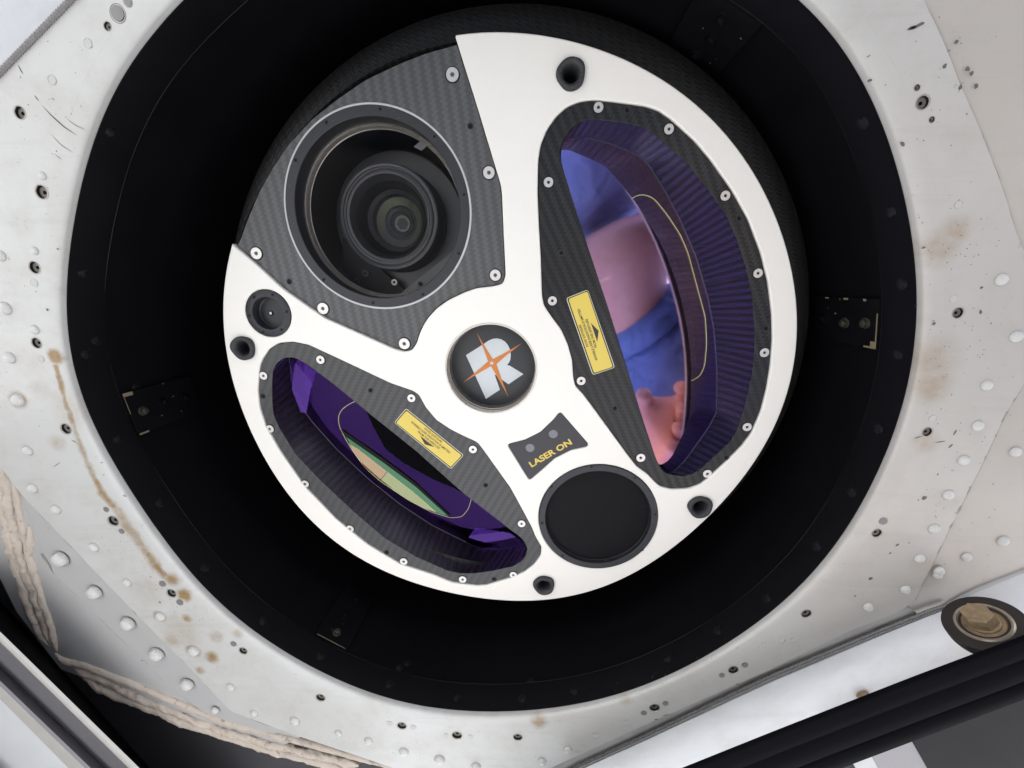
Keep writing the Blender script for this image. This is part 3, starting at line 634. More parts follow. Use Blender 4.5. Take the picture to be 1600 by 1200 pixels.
# ------------------------------------------------------------------ equipment well
well = thing('equipment_well', 'deep matt black well wall with riveted flange ring around the scanner', 'well', (hc[0], hc[1], -D_RING))
inn = offs(ccw(hole), .0006); n = len(hole)
W = [(inn, .2858), (offs(ccw(hole), .0009), .2866), (offs(ccw(hole), .0010), D_RING), (offs(ccw(hole), .0004), D_RING + .0004), (grow(hole, .0012), D_RING + .0005)]
V = []; Fc = []
for L, d_ in W: V += [(p[0], p[1], -d_) for p in L]
for k in range(len(W) - 1): Fc += [[k * n + i, k * n + (i + 1) % n, (k + 1) * n + (i + 1) % n, (k + 1) * n + i] for i in range(n)]
mk('flange_ring', V, Fc, M_RING, well, (hc[0], hc[1], -.29), 30)
emb = MB(); tube_mb(emb, [(p[0], p[1], -D_RING) for p in offs(ccw(hole), .0009)[::2]], lambda t: max(.00004, .0004 * (.5 + 1.6 * noise.noise(Vector((t * 22, 3, 0))))), 6, 0, True); emb.build('flange_edge', M_RIVB, well, (hc[0], hc[1], -D_RING))
wl_ = grow(hole, .0010); V = [(p[0], p[1], -d_) for d_ in (D_RING - .002, .40, .58) for p in wl_]
Fc = [[k * n + i, k * n + (i + 1) % n, (k + 1) * n + (i + 1) % n, (k + 1) * n + i] for k in (0, 1) for i in range(n)]
Fc.append([2 * n + i for i in range(n)][::-1])
mk('wall_sheet', V, Fc, M_WELL, well, (hc[0], hc[1], -.45), 30)
def wallpt(th, d, inset):
    L = hole; t = np.arctan2(L[:, 1] - hc[1], L[:, 0] - hc[0]); i = int(np.argmin(np.abs(np.angle(np.exp(1j * (t - th))))))
    r = np.hypot(*(L[i] - hc)) - inset
    return np.array([hc[0] + r * math.cos(th), hc[1] + r * math.sin(th), -d])
for i, (a0, a1) in enumerate(((6.2, 13.2), (-179.5, -172.3), (-124.2, -117.4), (51.5, 60.0))):
    mb = MB(); ths = [math.radians(a0 + (a1 - a0) * k / 8) for k in range(9)]
    rows = []
    for d_, ins in ((.3136, -.0008), (.3138, .0016), (.318, .0020), (.385, .0020), (.3855, -.0008)):
        rows.append([wallpt(t, d_, ins) for t in ths])
    V = [p for r in rows for p in r]; Fc = [[k * 9 + j, k * 9 + j + 1, (k + 1) * 9 + j + 1, (k + 1) * 9 + j] for k in range(4) for j in range(8)]
    mb.add(V, Fc)
    for e in (0, 8):
        sgn = -1 if e == 0 else 1
        sd_ = [wallpt(ths[e] + sgn * .001, d_, -.0010) for d_ in (.3136, .3138, .318, .385, .3855)]
        V = [rows[k][e] for k in range(5)] + sd_; mb.add(V, [[k, k + 1, 6 + k, 5 + k] for k in range(4)])
    sp = mb.build('splice_plate', M_WELL, well, tuple(wallpt(math.radians((a0 + a1) / 2), .345, 0)), 30)
    ch = MB()                                # paint knocked off the plate's edges down to primer
    def bit(t0, t1, d0, d1, ins=.0023):
        q = [wallpt(t0, d0, ins), wallpt(t1, d0, ins), wallpt(t1, d1, ins), wallpt(t0, d1, ins)]; ch.add(q, [[0, 1, 2, 3]])
    R_ = random.Random(i + 5); A0, A1 = math.radians(a0), math.radians(a1)
    if i == 0:
        bit(A0, A0 + (A1 - A0) * .72, .3142, .3154); bit(A0, A0 + .018, .3150, .3200); bit(A0, A0 + .005, .318, .326)
        bit(A1 - .006, A1, .325, .328); bit(A1 - .005, A1, .343, .348); bit(A1 - .004, A1, .365, .369)
    elif i == 1:
        bit(A0, A0 + .010, .3142, .3230); bit(A0 + .03, A0 + .04, .3142, .3148); bit(A0, A1 * 0 + A0 + .06, .3142, .3148); bit(A1 - .005, A1, .3142, .323)
    elif i == 2:
        bit(A0 + .006, A1 - .01, .3142, .3149)
    for _ in range(4):
        t = R_.uniform(A0, A1); d_ = R_.uniform(.318, .37); bit(t, t + R_.uniform(.001, .005), d_, d_ + R_.uniform(.0004, .0022))
    tag(ch.build('paint_chips', M_PRIMER, sp, ORG[sp.name]), kind='stuff')
    for bd, bt in ((.326, .5), (.347, .45), (.371, .5)):
        t = A0 + (A1 - A0) * bt; q = wallpt(t, bd, .002); nrm_ = np.array([-math.cos(t), -math.sin(t), 0])
        mb = MB(); u = np.array([-math.sin(t), math.cos(t), 0]); v = np.array([0, 0, 1.0])
        prof = [(.0046, 0), (.0044, .0008), (.0040, .0009), (.0030, .0009), (.0030, .0030), (.0024, .0034), (.0001, .0035)]
        V = [q + nrm_ * h + (u * math.cos(2 * math.pi * k / 14) + v * math.sin(2 * math.pi * k / 14)) * r for r, h in prof for k in range(14)]
        mb.add(V, [[a_ * 14 + k, a_ * 14 + (k + 1) % 14, (a_ + 1) * 14 + (k + 1) % 14, (a_ + 1) * 14 + k] for a_ in range(len(prof) - 1) for k in range(14)])
        mb.build('bolt', M_OLDBOLT if (i == 0 and bd < .36) or bd < .33 and i < 3 else M_WELL, sp, tuple(q))
# rivets of the flange ring and of the deep wall
WR = [(185,211,.294),(135,426,.296),(189,541,.305),(141,552,.296),(184,686,.297),(239,790,.30),(322,885,.297),(412,969,.297),(501,1025,.298),(609,1067,.298),(714,1086,.298),(817,1090,.297),(898,1080,.298),(1199,934,.297),(1275,852,.297),(1336,769,.297),(1377,669,.298),(1410,442,.296),(1404,553,.297),(1392,330,.297),(1350,190,.297),(250,620,.33),(646,986,.325),(626,1032,.318),(821,1050,.315),(1040,1025,.30),(1120,985,.30)]
for x, y, d_ in WR:
    q0 = np.array(P(x, y, .299)); th = math.atan2(q0[1] - hc[1], q0[0] - hc[0]); dd = d_
    q = wallpt(th, dd, .0009 if dd < D_RING else -.001); nn = np.array([-math.cos(th), -math.sin(th), 0]); u = np.array([-math.sin(th), math.cos(th), 0]); v = np.array([0, 0, 1.0])
    mb = MB(); prof = [(.0042, 0), (.0040, .0005), (.0036, .0004), (.0034, .0009), (.0020, .0013), (.0001, .0014)]
    V = [q + nn * h + (u * math.cos(2 * math.pi * k / 12) + v * math.sin(2 * math.pi * k / 12)) * r for r, h in prof for k in range(12)]
    mb.add(V, [[a_ * 12 + k, a_ * 12 + (k + 1) % 12, (a_ + 1) * 12 + (k + 1) % 12, (a_ + 1) * 12 + k] for a_ in range(len(prof) - 1) for k in range(12)])
    mb.build('rivet', M_RIVB, well, tuple(q))

# ------------------------------------------------------------------ laser scanner
scan = thing('laser_scanner', 'round white airborne laser scanner with carbon fibre plates and violet windows, seen from below', 'laser scanner', (fc[0], fc[1], -D_FACE))
CAMCUT = [(710, 53), (746, 168), (782, 287), (784, 300), (787, 370), (790, 430), (786, 443), (772, 447), (745, 450), (725, 457), (700, 469), (682, 482), (670, 495), (662, 507), (655, 522), (651, 536), (644, 547), (632, 550), (615, 545), (507, 497), (440, 450), (400, 413), (366, 384), (350, 374)]
BIG_O = [(841,250),(845,225),(855,201),(870,180),(886,166),(905,158),(925,155),(950,157),(975,160),(1010,165),(1030,172),(1050,186),(1087,220),(1112,250),(1145,297),(1170,342),(1190,395),(1201,440),(1207,490),(1208,530),(1205,570),(1199,607),(1190,642),(1175,677),(1160,697),(1135,722),(1107,747),(1095,757),(1075,764),(1050,765),(1033,761),(1024,754),(1012,741),(995,729),(980,710),(940,655),(912,617),(899,603),(896,590),(894,562),(887,537),(877,515),(862,495),(850,477),(847,462),(845,400),(842,350),(840,300)]
BIG_I = [(875,235),(880,220),(890,203),(907,190),(925,186),(975,192),(1007,199),(1017,205),(1037,222),(1075,257),(1107,297),(1132,332),(1150,370),(1165,415),(1175,462),(1179,512),(1179,550),(1175,587),(1162,642),(1152,672),(1142,689),(1112,717),(1092,735),(1080,741),(1065,744),(1042,740),(1032,731),(1025,717),(1005,657),(989,605),(950,480),(920,390),(891,300),(878,258)]
SM_O = [(405,572),(410,560),(420,545),(435,536),(457,534),(482,539),(540,566),(610,599),(645,611),(654,617),(665,637),(682,657),(705,672),(725,682),(745,691),(751,698),(797,762),(815,795),(831,825),(836,838),(846,855),(845,868),(835,882),(820,894),(800,903),(780,909),(760,915),(745,916),(707,911),(675,898),(625,882),(575,852),(525,812),(475,760),(437,705),(415,667),(405,637),(402,610)]
SM_I = [(425,597),(426,580),(432,567),(445,559),(460,559),(480,570),(520,600),(575,645),(650,705),(725,772),(800,830),(810,837),(819,846),(824,857),(821,869),(815,877),(802,885),(770,892),(742,896),(720,896),(700,892),(650,870),(600,840),(550,797),(500,750),(462,710),(437,670),(427,648),(425,625)]
def sm(pts, d, sig=.0016, step=.0016): return ccw(resample(PL(pts, d), step, sig))
bigO, bigI = sm(BIG_O, D_FACE), sm(BIG_I, D_PLATE)
smO, smI = sm(SM_O, D_FACE), sm(SM_I, D_PLATE)
CAPC, CAPR = fitc([(841.3,807),(934,725.6),(1028.5,806),(936,888)], D_FACE)
SENC, SENR = fitc([(383.7,481),(415,451.8),(454.5,495),(425,526.6)], D_FACE)
BADC, BADR = fitc([(697,572),(766,505),(838,575),(768,645)], D_FACE)
CAMN, CAMRN = fitc([(445.6,296),(577,160),(736,332),(598,482.6)])
CAMC = CAMN * D_CAMPL; CAMR = CAMRN * D_CAMPL
# white shell: the round face less the camera corner
fa = np.arctan2(face[:, 1] - fc[1], face[:, 0] - fc[0])
cut = resample(PL(CAMCUT, D_FACE), .0016, .0014, False)
aA = math.atan2(cut[0][1] - fc[1], cut[0][0] - fc[0]); aB = math.atan2(cut[-1][1] - fc[1], cut[-1][0] - fc[0])
# walk the rim from the left tip (aB) counter-clockwise through the bottom to the top tip (aA)
span = (aA - aB) % (2 * math.pi); fr = np.hypot(*(face - fc).T); o_ = np.argsort(fa)
rim = []
for k in range(260):
    t = aB + span * k / 259; tt = (t + math.pi) % (2 * math.pi) - math.pi
    r = np.interp(tt, fa[o_], fr[o_], period=2 * math.pi); rim.append((fc[0] + r * math.cos(t), fc[1] + r * math.sin(t)))
cutin = np.array([p for p in cut if np.hypot(*(p - fc)) < np.interp(math.atan2(p[1] - fc[1], p[0] - fc[0]), fa[o_], fr[o_], period=2 * math.pi) - .0015])
shellO = ccw(resample(np.vstack([np.array(rim), cutin]), .0018, .0010))
LBL = [(876.4,645.4),(918.6,694),(917.5,697.5),(892.7,702.8),(866.7,715.8),(845,735.3),(828.8,749),(826.5,749),(794,696.3),(796.3,694),(821.2,687.7),(845,675.8),(864.5,657.3),(874,645.6)]
LB = sm(LBL, D_FACE, .0009, .0009)
GROM = [(892, 117, 22.5), (381.5, 543.5, 18), (1093, 791, 19), (850, 913, 16.5)]
gl = [(np.array(P(x, y, D_FACE)), radpx(x, y, r, D_FACE)) for x, y, r in GROM]
holes = [bigO, smO, circle(CAPC, CAPR, 72), circle(SENC, SENR, 48), circle(BADC, BADR, 64), grow(LB, .0004)] + [circle(c, r * .86, 32) for c, r in gl]
mb = MB(); plate_mb(mb, shellO, holes, D_FACE, .0050, .0011)
mb.build('front_shell', M_SHELL, scan, (fc[0], fc[1], -D_FACE))
# carbon skirt and the black body behind the face
sk = offs(ccw(face), .0022); nf = len(sk)
mb = MB(); loft(mb, np.c_[sk, np.full(nf, -.3545)], np.c_[sk, np.full(nf, -.366)], 0, 2)
mb.build('body_skirt', M_CARB_SKIRT, scan, (fc[0], fc[1], -.36), uv=True)
FLC = np.array((-0.0696, -0.1669)) * .362; FLR = .7531 * .362
lathe('body_flange', [(FLR - .030, .3632), (FLR - .012, .3618), (FLR - .004, .3616), (FLR - .001, .3622), (FLR, .364), (FLR, .40), (FLR - .012, .402), (FLR - .012, .57)], FLC, M_CARB_FL, scan, 160)

# screws --------------------------------------------------------
def screw_mb():
    mb = MB()
    lathe_mb(mb, [(1.16, .10), (1.14, -.02), (1.05, -.03), (1.02, .12)], (0, 0), 24, [1, 1, 1])
    star = np.array([((.40 if k % 2 == 0 else .28) * math.cos(math.pi * k / 6), (.40 if k % 2 == 0 else .28) * math.sin(math.pi * k / 6)) for k in range(12)])
    V, Fc = cap([circle((0, 0), .94, 24), star[::-1]], lambda x, y: .10); mb.add(V, Fc, 0)
    lathe_mb(mb, [(1.0, -.12), (1.0, -.04), (.94, -.10)], (0, 0), 24, [0, 0])
    L = star; V = [(p[0], p[1], .10) for p in L] + [(p[0] * .85, p[1] * .85, -.35) for p in L]
    mb.add(V, [[i, 12 + i, 12 + (i + 1) % 12, (i + 1) % 12][::-1] for i in range(12)], 0)
    mb.add([(p[0] * .9, p[1] * .9, -.33) for p in L], [list(range(12))], 1)
    return mb
SCR = None
def screws(parent, lst, d):
    global SCR
    for x, y, r in lst:
        q = P(x, y, d); rr = radpx(x, y, r, d) * .88; org = (q[0], q[1], -d + .0002)
        if SCR is None:
            SCR = screw_mb().build('screw', [M_STEEL, M_DARK], parent, (0, 0, 0), 30)
            ORG[SCR.name] = org; SCR.location = Vector(org) - Vector(ORG[parent.name]); SCR.scale = (rr,) * 3
        else: copy_of(SCR, parent, org, random.uniform(0, 6), rr)
def pins(parent, lst, d):                     # small threaded holes
    for x, y, r in lst:
        q = P(x, y, d); rr = radpx(x, y, r, d)
        lathe('threaded_hole', [(rr * 1.15, d - .0001), (rr, d - .00025), (rr * .8, d - .0001), (rr * .78, d - .00008)], q, [M_ANOD, M_DARK], parent, 14, [0, 0, 1], True)

# camera corner -------------------------------------------------
ARC = [(366, 388), (373, 379), (385, 345), (405, 297), (427, 259), (450, 225), (485, 187), (525, 155), (570, 124), (620, 100), (665, 82), (709, 70), (714, 68)]
cp = list(resample(PL(CAMCUT, D_CAMPL), .0018, .0012, False)); 
cp = [p for p in cp if True]
arcp = resample(PL(ARC, D_CAMPL), .0022, .003, False)
inner = [tuple(p) for p in cp if not (np.hypot(*(p - np.array(P(710, 53, D_CAMPL)))) < .0065 or np.hypot(*(p - np.array(P(352, 376, D_CAMPL)))) < .0095)]
cpo = ccw(resample(inner + [tuple(p) for p in arcp], .0018, .0009)); cpo = offs(cpo, .0004)
cpl = plate('camera_plate', cpo, [circle(CAMC, CAMR - .003, 96)], D_CAMPL, .0030, .0005, M_CARB_CAM, scan)
screws(cpl, [(707,117,11.5),(764,270,10.5),(774,430,10),(632,537,10),(505,482,10),(401,396,10)], D_CAMPL)
pins(cpl, [(735,197,4.5),(452,440,4)], D_CAMPL)
R = CAMR
ring = lathe('port_ring', [(R + .0004, D_CAMPL + .0006), (R + .0004, D_CAMPL - .0005), (R - .0002, D_CAMPL - .0010), (R - .0010, D_CAMPL - .0010), (R - .0014, D_CAMPL - .0007), (R - .0016, D_CAMPL - .0012), (R - .0092, D_CAMPL - .0012), (R - .0097, D_CAMPL - .0007), (R - .0097, D_CAMPL + .012)],
      CAMC, [M_ANOD, M_LINE], scan, 128, [1, 1, 1, 1, 0, 0, 0, 0])
rq = [(594, 170), (510, 191), (679, 213), (725, 304), (717, 396), (661, 460), (583, 473), (506, 437), (462, 250)]
pins(ring, [(x, y, 2.4) for x, y in rq], D_CAMPL - .0012)
lathe('stop_ring', [(R - .0095, .3660), (R - .0112, .3655), (R - .0116, .3660), (R - .0120, .3720), (R - .0125, .3726)], CAMC, M_RAWMETAL, scan, 128)
lathe('camera_bay', [(R - .0096, .3700), (R - .0085, .3735), (R - .0085, .470)], CAMC, M_ANOD2, scan, 96, None, True)
lathe('cover_glass', [(R - .0097, .3650), (R * .5, .3650), (.0001, .3650)], CAMC, M_CLEAR, scan, 96)
LC = CAMC
lens = lathe('camera_lens', [(.0660, .440), (.0660, .412), (.0645, .4105), (.0490, .4105), (.0488, .404), (.0476, .403), (.0476, .398), (.0470, .397), (.0470, .382), (.0466, .3805), (.0452, .3800), (.0436, .3806), (.0432, .3816), (.0424, .3818), (.0420, .3806), (.0406, .3803), (.0402, .3812), (.0390, .3812), (.0386, .3804), (.0374, .3806), (.0340, .3880), (.0338, .3920)],
      LC, M_LENSB, scan, 96)
lathe('front_element', [(.0339, .3895), (.030, .3868), (.024, .3843), (.017, .3826), (.008, .3815), (.0003, .3812)], LC, M_LENS, lens, 64, org=(LC[0], LC[1], -.3895))
lathe('inner_barrel', [(.0338, .3910), (.0300, .3960), (.0290, .402), (.0250, .404), (.0238, .411)], LC, M_ANOD2, lens, 64)
lathe('rear_element', [(.0240, .4108), (.021, .4128), (.0165, .4145), (.0160, .4135)], LC, M_OLIVE, lens, 64)
lathe('iris_ring', [(.0164, .4138), (.0150, .4132), (.0146, .4150), (.0128, .4160), (.0124, .4148), (.0116, .4150), (.0112, .4175), (.0095, .4190), (.0090, .4180), (.0080, .4190)], LC, M_ANOD, lens, 48)
lathe('aperture_blades', [(.0096, .4200), (.0062, .4205)], LC, M_GREYLED, lens, 6); lathe('aperture_back', [(.012, .4225)], LC, M_ANOD, lens, 12, None, True)
lathe('rear_glass', [(.0239, .4090), (.012, .4072), (.0003, .4064)], LC, M_LENS, lens, 48)
# chord plate and bits inside the port
ch = [P(616, 466, .374), P(709, 391, .374)]; a0 = math.atan2(ch[0][1] - CAMC[1], ch[0][0] - CAMC[0]); a1 = math.atan2(ch[1][1] - CAMC[1], ch[1][0] - CAMC[0])
arc_ = [(CAMC[0] + (R - .0095) * math.cos(a0 + (a1 - a0) * k / 12), CAMC[1] + (R - .0095) * math.sin(a0 + (a1 - a0) * k / 12)) for k in range(13)]
cplate = plate('baffle_plate', np.array([ch[0]] + arc_ + [ch[1]]), (), .374, .003, .0003, M_CHORD, scan)
q = P(657, 443.6, .374); lathe('bolt', [(.0024, .374), (.0022, .3732), (.0011, .3732), (.0011, .3738)], q, [M_ANOD2, M_DARK], cplate, 16, [0, 0, 1], True)
bp = plate('bracket', np.array(PL([(535, 372), (540, 372), (575, 400), (612, 436), (632, 452), (622, 470), (560, 470), (535, 440)], .40)), (), .40, .003, .0003, M_ANOD2, scan)
for x, y, mm in ((572.5, 427, M_ANOD), (559, 440, M_ANOD), (617, 441, M_RAWMETAL)):
    lathe('bolt', [(.0036, .400), (.0034, .3978), (.0030, .3972), (.0014, .3972), (.0014, .3990)], P(x, y, .399), [mm, M_DARK], bp, 16, [0, 0, 0, 1], True)
plate('clip', np.array(PL([(646, 229), (660, 217), (673, 222), (658, 235)], .395)), (), .395, .002, .0003, M_GREYLED, scan)

# windows -------------------------------------------------------
def window(plate_name, outO, inO, matp, scrs, pns, floorpx, pane_n, pane_q, pane_mat, wallmat):
    pl = plate(plate_name, offs(outO, .0005), [inO], D_PLATE, .0028, .0005, matp, scan)
    screws(pl, scrs, D_PLATE); pins(pl, pns, D_PLATE)
    # points of the recess floor: the photo's floor outline dropped on the tilted pane
    def onpane(px, py, lift=0.0):
        q = N2(px, py); k = np.array([q[0], q[1], -1.0]); t = (pane_q.dot(pane_n) + lift) / k.dot(pane_n)
        return k * t
    return pl, onpane
PN = np.array([0.257205, 0.113055, 0.959721]); PQ = np.array([0.11090496, -0.03250585, -0.3784])
big_scr = [(935,168,8.8),(1045,202,8.8),(1133,306,8.8),(1184,427,8.5),(1194,551,8.5),(1167,667,8.3),(1105,740,8.2),(1001,715,8.2),(908,595,8),(863,470,8.2),(857,285,8.6)]
big_pin = [(980,172,4.5),(1155,341,4.2),(1197,513,4.2),(1135,715,4),(961,638,4),(877,395,4.2)]
bw, onbig = window('forward_window_plate', bigO, bigI, M_CARB_BIG, big_scr, big_pin, None, PN, PQ, M_PANE, M_CARB_WALL)
BFL = [(868,240),(876,222),(892,216),(920,215),(955,225),(997,242),(1012,255),(1037,295),(1062,342),(1087,400),(1105,462),(1115,512),(1120,575),(1120,610),(1119,645),(1107,668),(1070,720),(1052,738),(1034,742),(1022,728),(1000,660),(983,605),(944,481),(914,391),(884,300)]
def corr(A2, dA, fl, onp, n=160):            # pair the aperture loop with the floor loop by direction from a shared centre
    A = resample(A2, .001, 0); c = A.mean(0)
    B3 = np.array([onp(*p) for p in fl]); B = resample(np.c_[B3[:, 0], B3[:, 1]], .001, .0012); cb = B.mean(0)
    ang = np.linspace(-math.pi, math.pi, n, endpoint=False)
    def ray(L, c0):
        t = np.arctan2(L[:, 1] - c0[1], L[:, 0] - c0[0]); r = np.hypot(*(L - c0).T); s = np.argsort(t)
        return np.interp(ang, t[s], r[s], period=2 * math.pi)
    ra, rb = ray(A, c), ray(B, cb)
    return c, cb, ang, ra, rb
def recess(A2, fl, onp, pn, pq, parent, wallmat, panemat, wall_name='recess_wall'):
    A = ccw(resample(A2, .0010, 0)); B3 = np.array([onp(*p) for p in fl]); B = ccw(resample(B3[:, :2], .0010, .0015))
    m = 240; cA, cB = A.mean(0), B.mean(0); ev_, U_ = np.linalg.eigh(np.cov((A - cA).T)); Wt = U_ / np.sqrt(ev_)
    ang = np.linspace(-math.pi, math.pi, m, endpoint=False)
    def even(L, c0):
        Q = (L - c0) @ Wt; t = np.arctan2(Q[:, 1], Q[:, 0]); r = np.hypot(Q[:, 0], Q[:, 1]); o = np.argsort(t)
        R = np.interp(ang, t[o], r[o], period=2 * math.pi)
        return c0 + np.c_[R * np.cos(ang), R * np.sin(ang)] @ np.linalg.inv(Wt)
    A, B = even(A, cA), even(B, cB)
    if np.linalg.det(Wt) < 0: A, B = A[::-1], B[::-1]
    zp = lambda x, y: (pq.dot(pn) - pn[0] * x - pn[1] * y) / pn[2]
    A3 = np.c_[offs(A, .0001), np.full(m, -D_PLATE - .0007)]; B3 = np.array([(p[0], p[1], zp(*p)) for p in B])
    mb = MB(); loft(mb, A3, B3, 0, 6)
    mb.build(wall_name, wallmat, parent, tuple(A3.mean(0)), 25, uv=True)
    V, Fc = cap([grow(B, .002)], lambda x, y: zp(x, y))
    pane = mk('window_pane', V, Fc, panemat, parent, tuple(B3.mean(0)))
    rimb = MB(); tube_mb(rimb, [Vector(p) + Vector(pn) * .0004 for p in B3[::2]], .00055, 6, 0, True)
    rimb.build('pane_rim', M_RIMG, parent, tuple(B3.mean(0)))
    # dark housing behind the glass
    back = MB(); C3 = B3 - pn * .03; loft(back, B3 - pn * .0005, C3, 0, 1)
    c0 = len(back.V); back.add(C3, [list(range(m))])
    back.build('window_housing', M_DARK, parent, tuple(C3.mean(0)))
    return pane, B3
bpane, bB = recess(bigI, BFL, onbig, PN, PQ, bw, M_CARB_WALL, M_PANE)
GL = [(985,312),(995,306),(1007,306),(1020,312),(1040,337),(1060,367),(1072,395),(1080,425),(1090,462),(1099,495),(1101,537),(1098,570),(1091,586),(1078,593)]
gl3 = resample(np.array([onbig(*p, -.004) for p in GL])[:, :2], .002, .003, False)
zpb = lambda x, y, l: (PQ.dot(PN) + l - PN[0] * x - PN[1] * y) / PN[2]
mb = MB(); tube_mb(mb, [(p[0], p[1], zpb(p[0], p[1], .0006)) for p in gl3], .00033, 6, 0, False); mb.build('lens_edge', M_EDGE, bpane, (0, 0, -.37))
# small window
SN = np.array([-0.02, -0.06, 1.0]); SN /= np.linalg.norm(SN); q_ = N2(640, 740); SQ = np.array([q_[0] * .383, q_[1] * .383, -.383])
sm_scr = [(501,562,7.5),(412,587,7.2),(422,670,7.2),(477,756,7),(547,826,7),(631,877,7),(723,905,7),(802,898,6.8),(815,818,7),(739,702,7.4),(643,622,7.4)]
sm_pin = [(579,610,3.6),(411,619,3.8),(604,863,3.8),(772,905,3.6),(759,758,3.6)]
swp, onsm = window('rear_window_plate', smO, smI, M_CARB_SM, sm_scr, sm_pin, None, SN, SQ, M_PANE_S, M_CARB_WALL)
SFL = [(452,560),(460,607),(475,640),(485,655),(525,700),(575,747),(625,787),(675,820),(725,845),(745,855),(780,858),(812,852),(830,840),(825,822),(800,800),(740,735),(660,660),(580,595),(510,548),(475,535),(455,545)]
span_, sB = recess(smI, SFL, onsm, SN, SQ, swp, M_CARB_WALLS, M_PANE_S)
GLS = [(556,626),(543,633),(534,640),(529,650),(530,665),(540,685),(550,702),(570,730),(595,752),(640,782),(675,800),(705,809),(722,807),(732,795),(737,778),(733,760),(700,730),(640,680),(590,640)]
zps = lambda x, y, l: (SQ.dot(SN) + l - SN[0] * x - SN[1] * y) / SN[2]
g2 = resample(np.array([onsm(*p) for p in GLS])[:, :2], .002, .0025)
mb = MB(); tube_mb(mb, [(p[0], p[1], zps(p[0], p[1], .0005)) for p in g2], .0003, 6, 0, True); mb.build('lens_edge', M_EDGE, span_, (0, 0, -.38))
def strip(name, px, mat, lift):
    L = ccw(np.array([onsm(*p)[:2] for p in px])); V = [(p[0], p[1], zps(p[0], p[1], lift)) for p in L] + [(p[0], p[1], zps(p[0], p[1], lift - .0004)) for p in L]; k = len(L)
    return mk(name, V, [list(range(k))] + [[i, k + i, k + (i + 1) % k, (i + 1) % k] for i in range(k)], mat, span_, V[0])
M_BEVEL = coated('violet_bevel_glass', [(0.0, (0.30, 0.13, 0.85)), (0.6, (0.45, 0.22, 0.95))], 0.13, (0.6, 0.5, 0.8))
def facet(px, n2):
    L = ccw(np.array([onsm(*p)[:2] for p in px])); c = L.mean(0); nn = np.array((*n2, 1.0)); z0 = zps(c[0], c[1], .0022)
    V = [(p[0], p[1], z0 - (nn[0] * (p[0] - c[0]) + nn[1] * (p[1] - c[1]))) for p in L]
    return mk('pane_bevel', V, [list(range(len(L)))], M_BEVEL, span_, V[0])
facet([(453, 566), (462, 559), (492, 582), (486, 610), (483, 644), (475, 641), (460, 607)], (.16, .05))
facet([(728, 846), (742, 826), (795, 832), (822, 846), (818, 853), (790, 858), (750, 857)], (-.05, .12))
strip('mirror_facet', [(546,692),(560,700),(580,714),(606,735),(594,750),(570,730),(552,704)], M_MIRROR, .0008)
strip('mirror_facet', [(606.6,735.5),(645,766),(684,801),(662,793),(640,782),(594.6,750.5)], M_MIRROR_G, .0008)
strip('lens_ring', [(572,641),(650,704),(728,772),(712,763),(675,747),(630,722),(603,700),(585,668)], M_SEALBLK, .0012)
strip('mirror_edge', [(541,682),(548,684),(600,722),(650,760),(702,806),(686,802),(645,767),(600,732),(560,701),(548,694)], M_GREENEDGE, .0009)
strip('mirror_frame', [(534,672),(537,672),(600,716),(650,754),(703,804),(701,806),(648,758),(598,721),(540,681)], M_DARK, .0012)

# warning labels
def text_mesh(s, p0, p1, h, d, bold=0.0, m=0, mb=None, spread=1.0):
    cu = bpy.data.curves.new('lettering', 'FONT'); cu.body = s; cu.size = 1.0; cu.offset = bold; cu.resolution_u = 3
    ob = bpy.data.objects.new('lettering', cu); COL.objects.link(ob)
    me_ = ob.to_mesh(); V = np.array([v.co[:] for v in me_.vertices]); Fc = [list(p.vertices) for p in me_.polygons]; ob.to_mesh_clear()
    bpy.data.objects.remove(ob); bpy.data.curves.remove(cu)
    x0, x1 = V[:, 0].min(), V[:, 0].max(); y0, y1 = V[:, 1].min(), V[:, 1].max()
    a_, b_ = np.array(P(*p0, d)), np.array(P(*p1, d)); u = b_ - a_; L = np.hypot(*u); u /= L; v = np.array([-u[1], u[0]])
    hh = h * d / F
    Q = [tuple(a_ + u * (p[0] - x0) / (x1 - x0) * L + v * (p[1] - y0) / (y1 - y0) * hh) + (-d,) for p in V]
    mb.add(Q, Fc, m)
def quadloop(px, d, r=.0016):
    return ccw(resample(PL(px, d), .0006, r))
def warning(parent, outer, yel, lines, tri):
    d = D_PLATE - .0003; mb = MB()
    c = np.mean(outer, 0)
    plate_mb(mb, quadloop(outer, d), (), d, .0004, .0001, 0)
    sh = lambda k: [tuple(c + (np.array(p) - c) * 1 + (np.array(q) - np.array(p)) * k) for p, q in zip(outer, yel)]
    for k, m, l in ((.40, 1, .00012), (1.0, 2, .00024)):
        L = quadloop(sh(k), d, .0011); V, Fc = cap([L], lambda x, y, l=l: -d + l); mb.add(V, Fc, m)
    for s, a_, b_, h in lines: text_mesh(s, a_, b_, h, d - .00036, .012, 1, mb)
    q = PL(tri, d); L = ccw(np.array(q)); mb.add([(p[0], p[1], -d + .00036) for p in L], [list(range(len(L)))], 1)
    o = mb.build('warning_label', [M_CREAM, M_INK, M_YELLOW], parent, (*P(*c, d), -d))
    return o
z5 = lambda x, y: (880 + x * .125, 440 + y * .125)
wl1 = warning(bw, [z5(35, 207), z5(308, 98), z5(648, 1075), z5(368, 1170)], [z5(65, 218), z5(300, 122), z5(618, 1066), z5(384, 1142)],
        [('AVOID EXPOSURE', z5(322, 815), z5(222, 535), 4.0), ('INVISIBLE LASER RADIATION IS EMITTED', z5(432, 975), z5(206, 335), 4.0), ('FROM THIS APERTURE', z5(425, 820), z5(306, 462), 4.0)],
        [z5(345, 515), z5(442, 615), z5(425, 752)])
wl1['label'] = 'yellow laser warning label beside the large violet window'
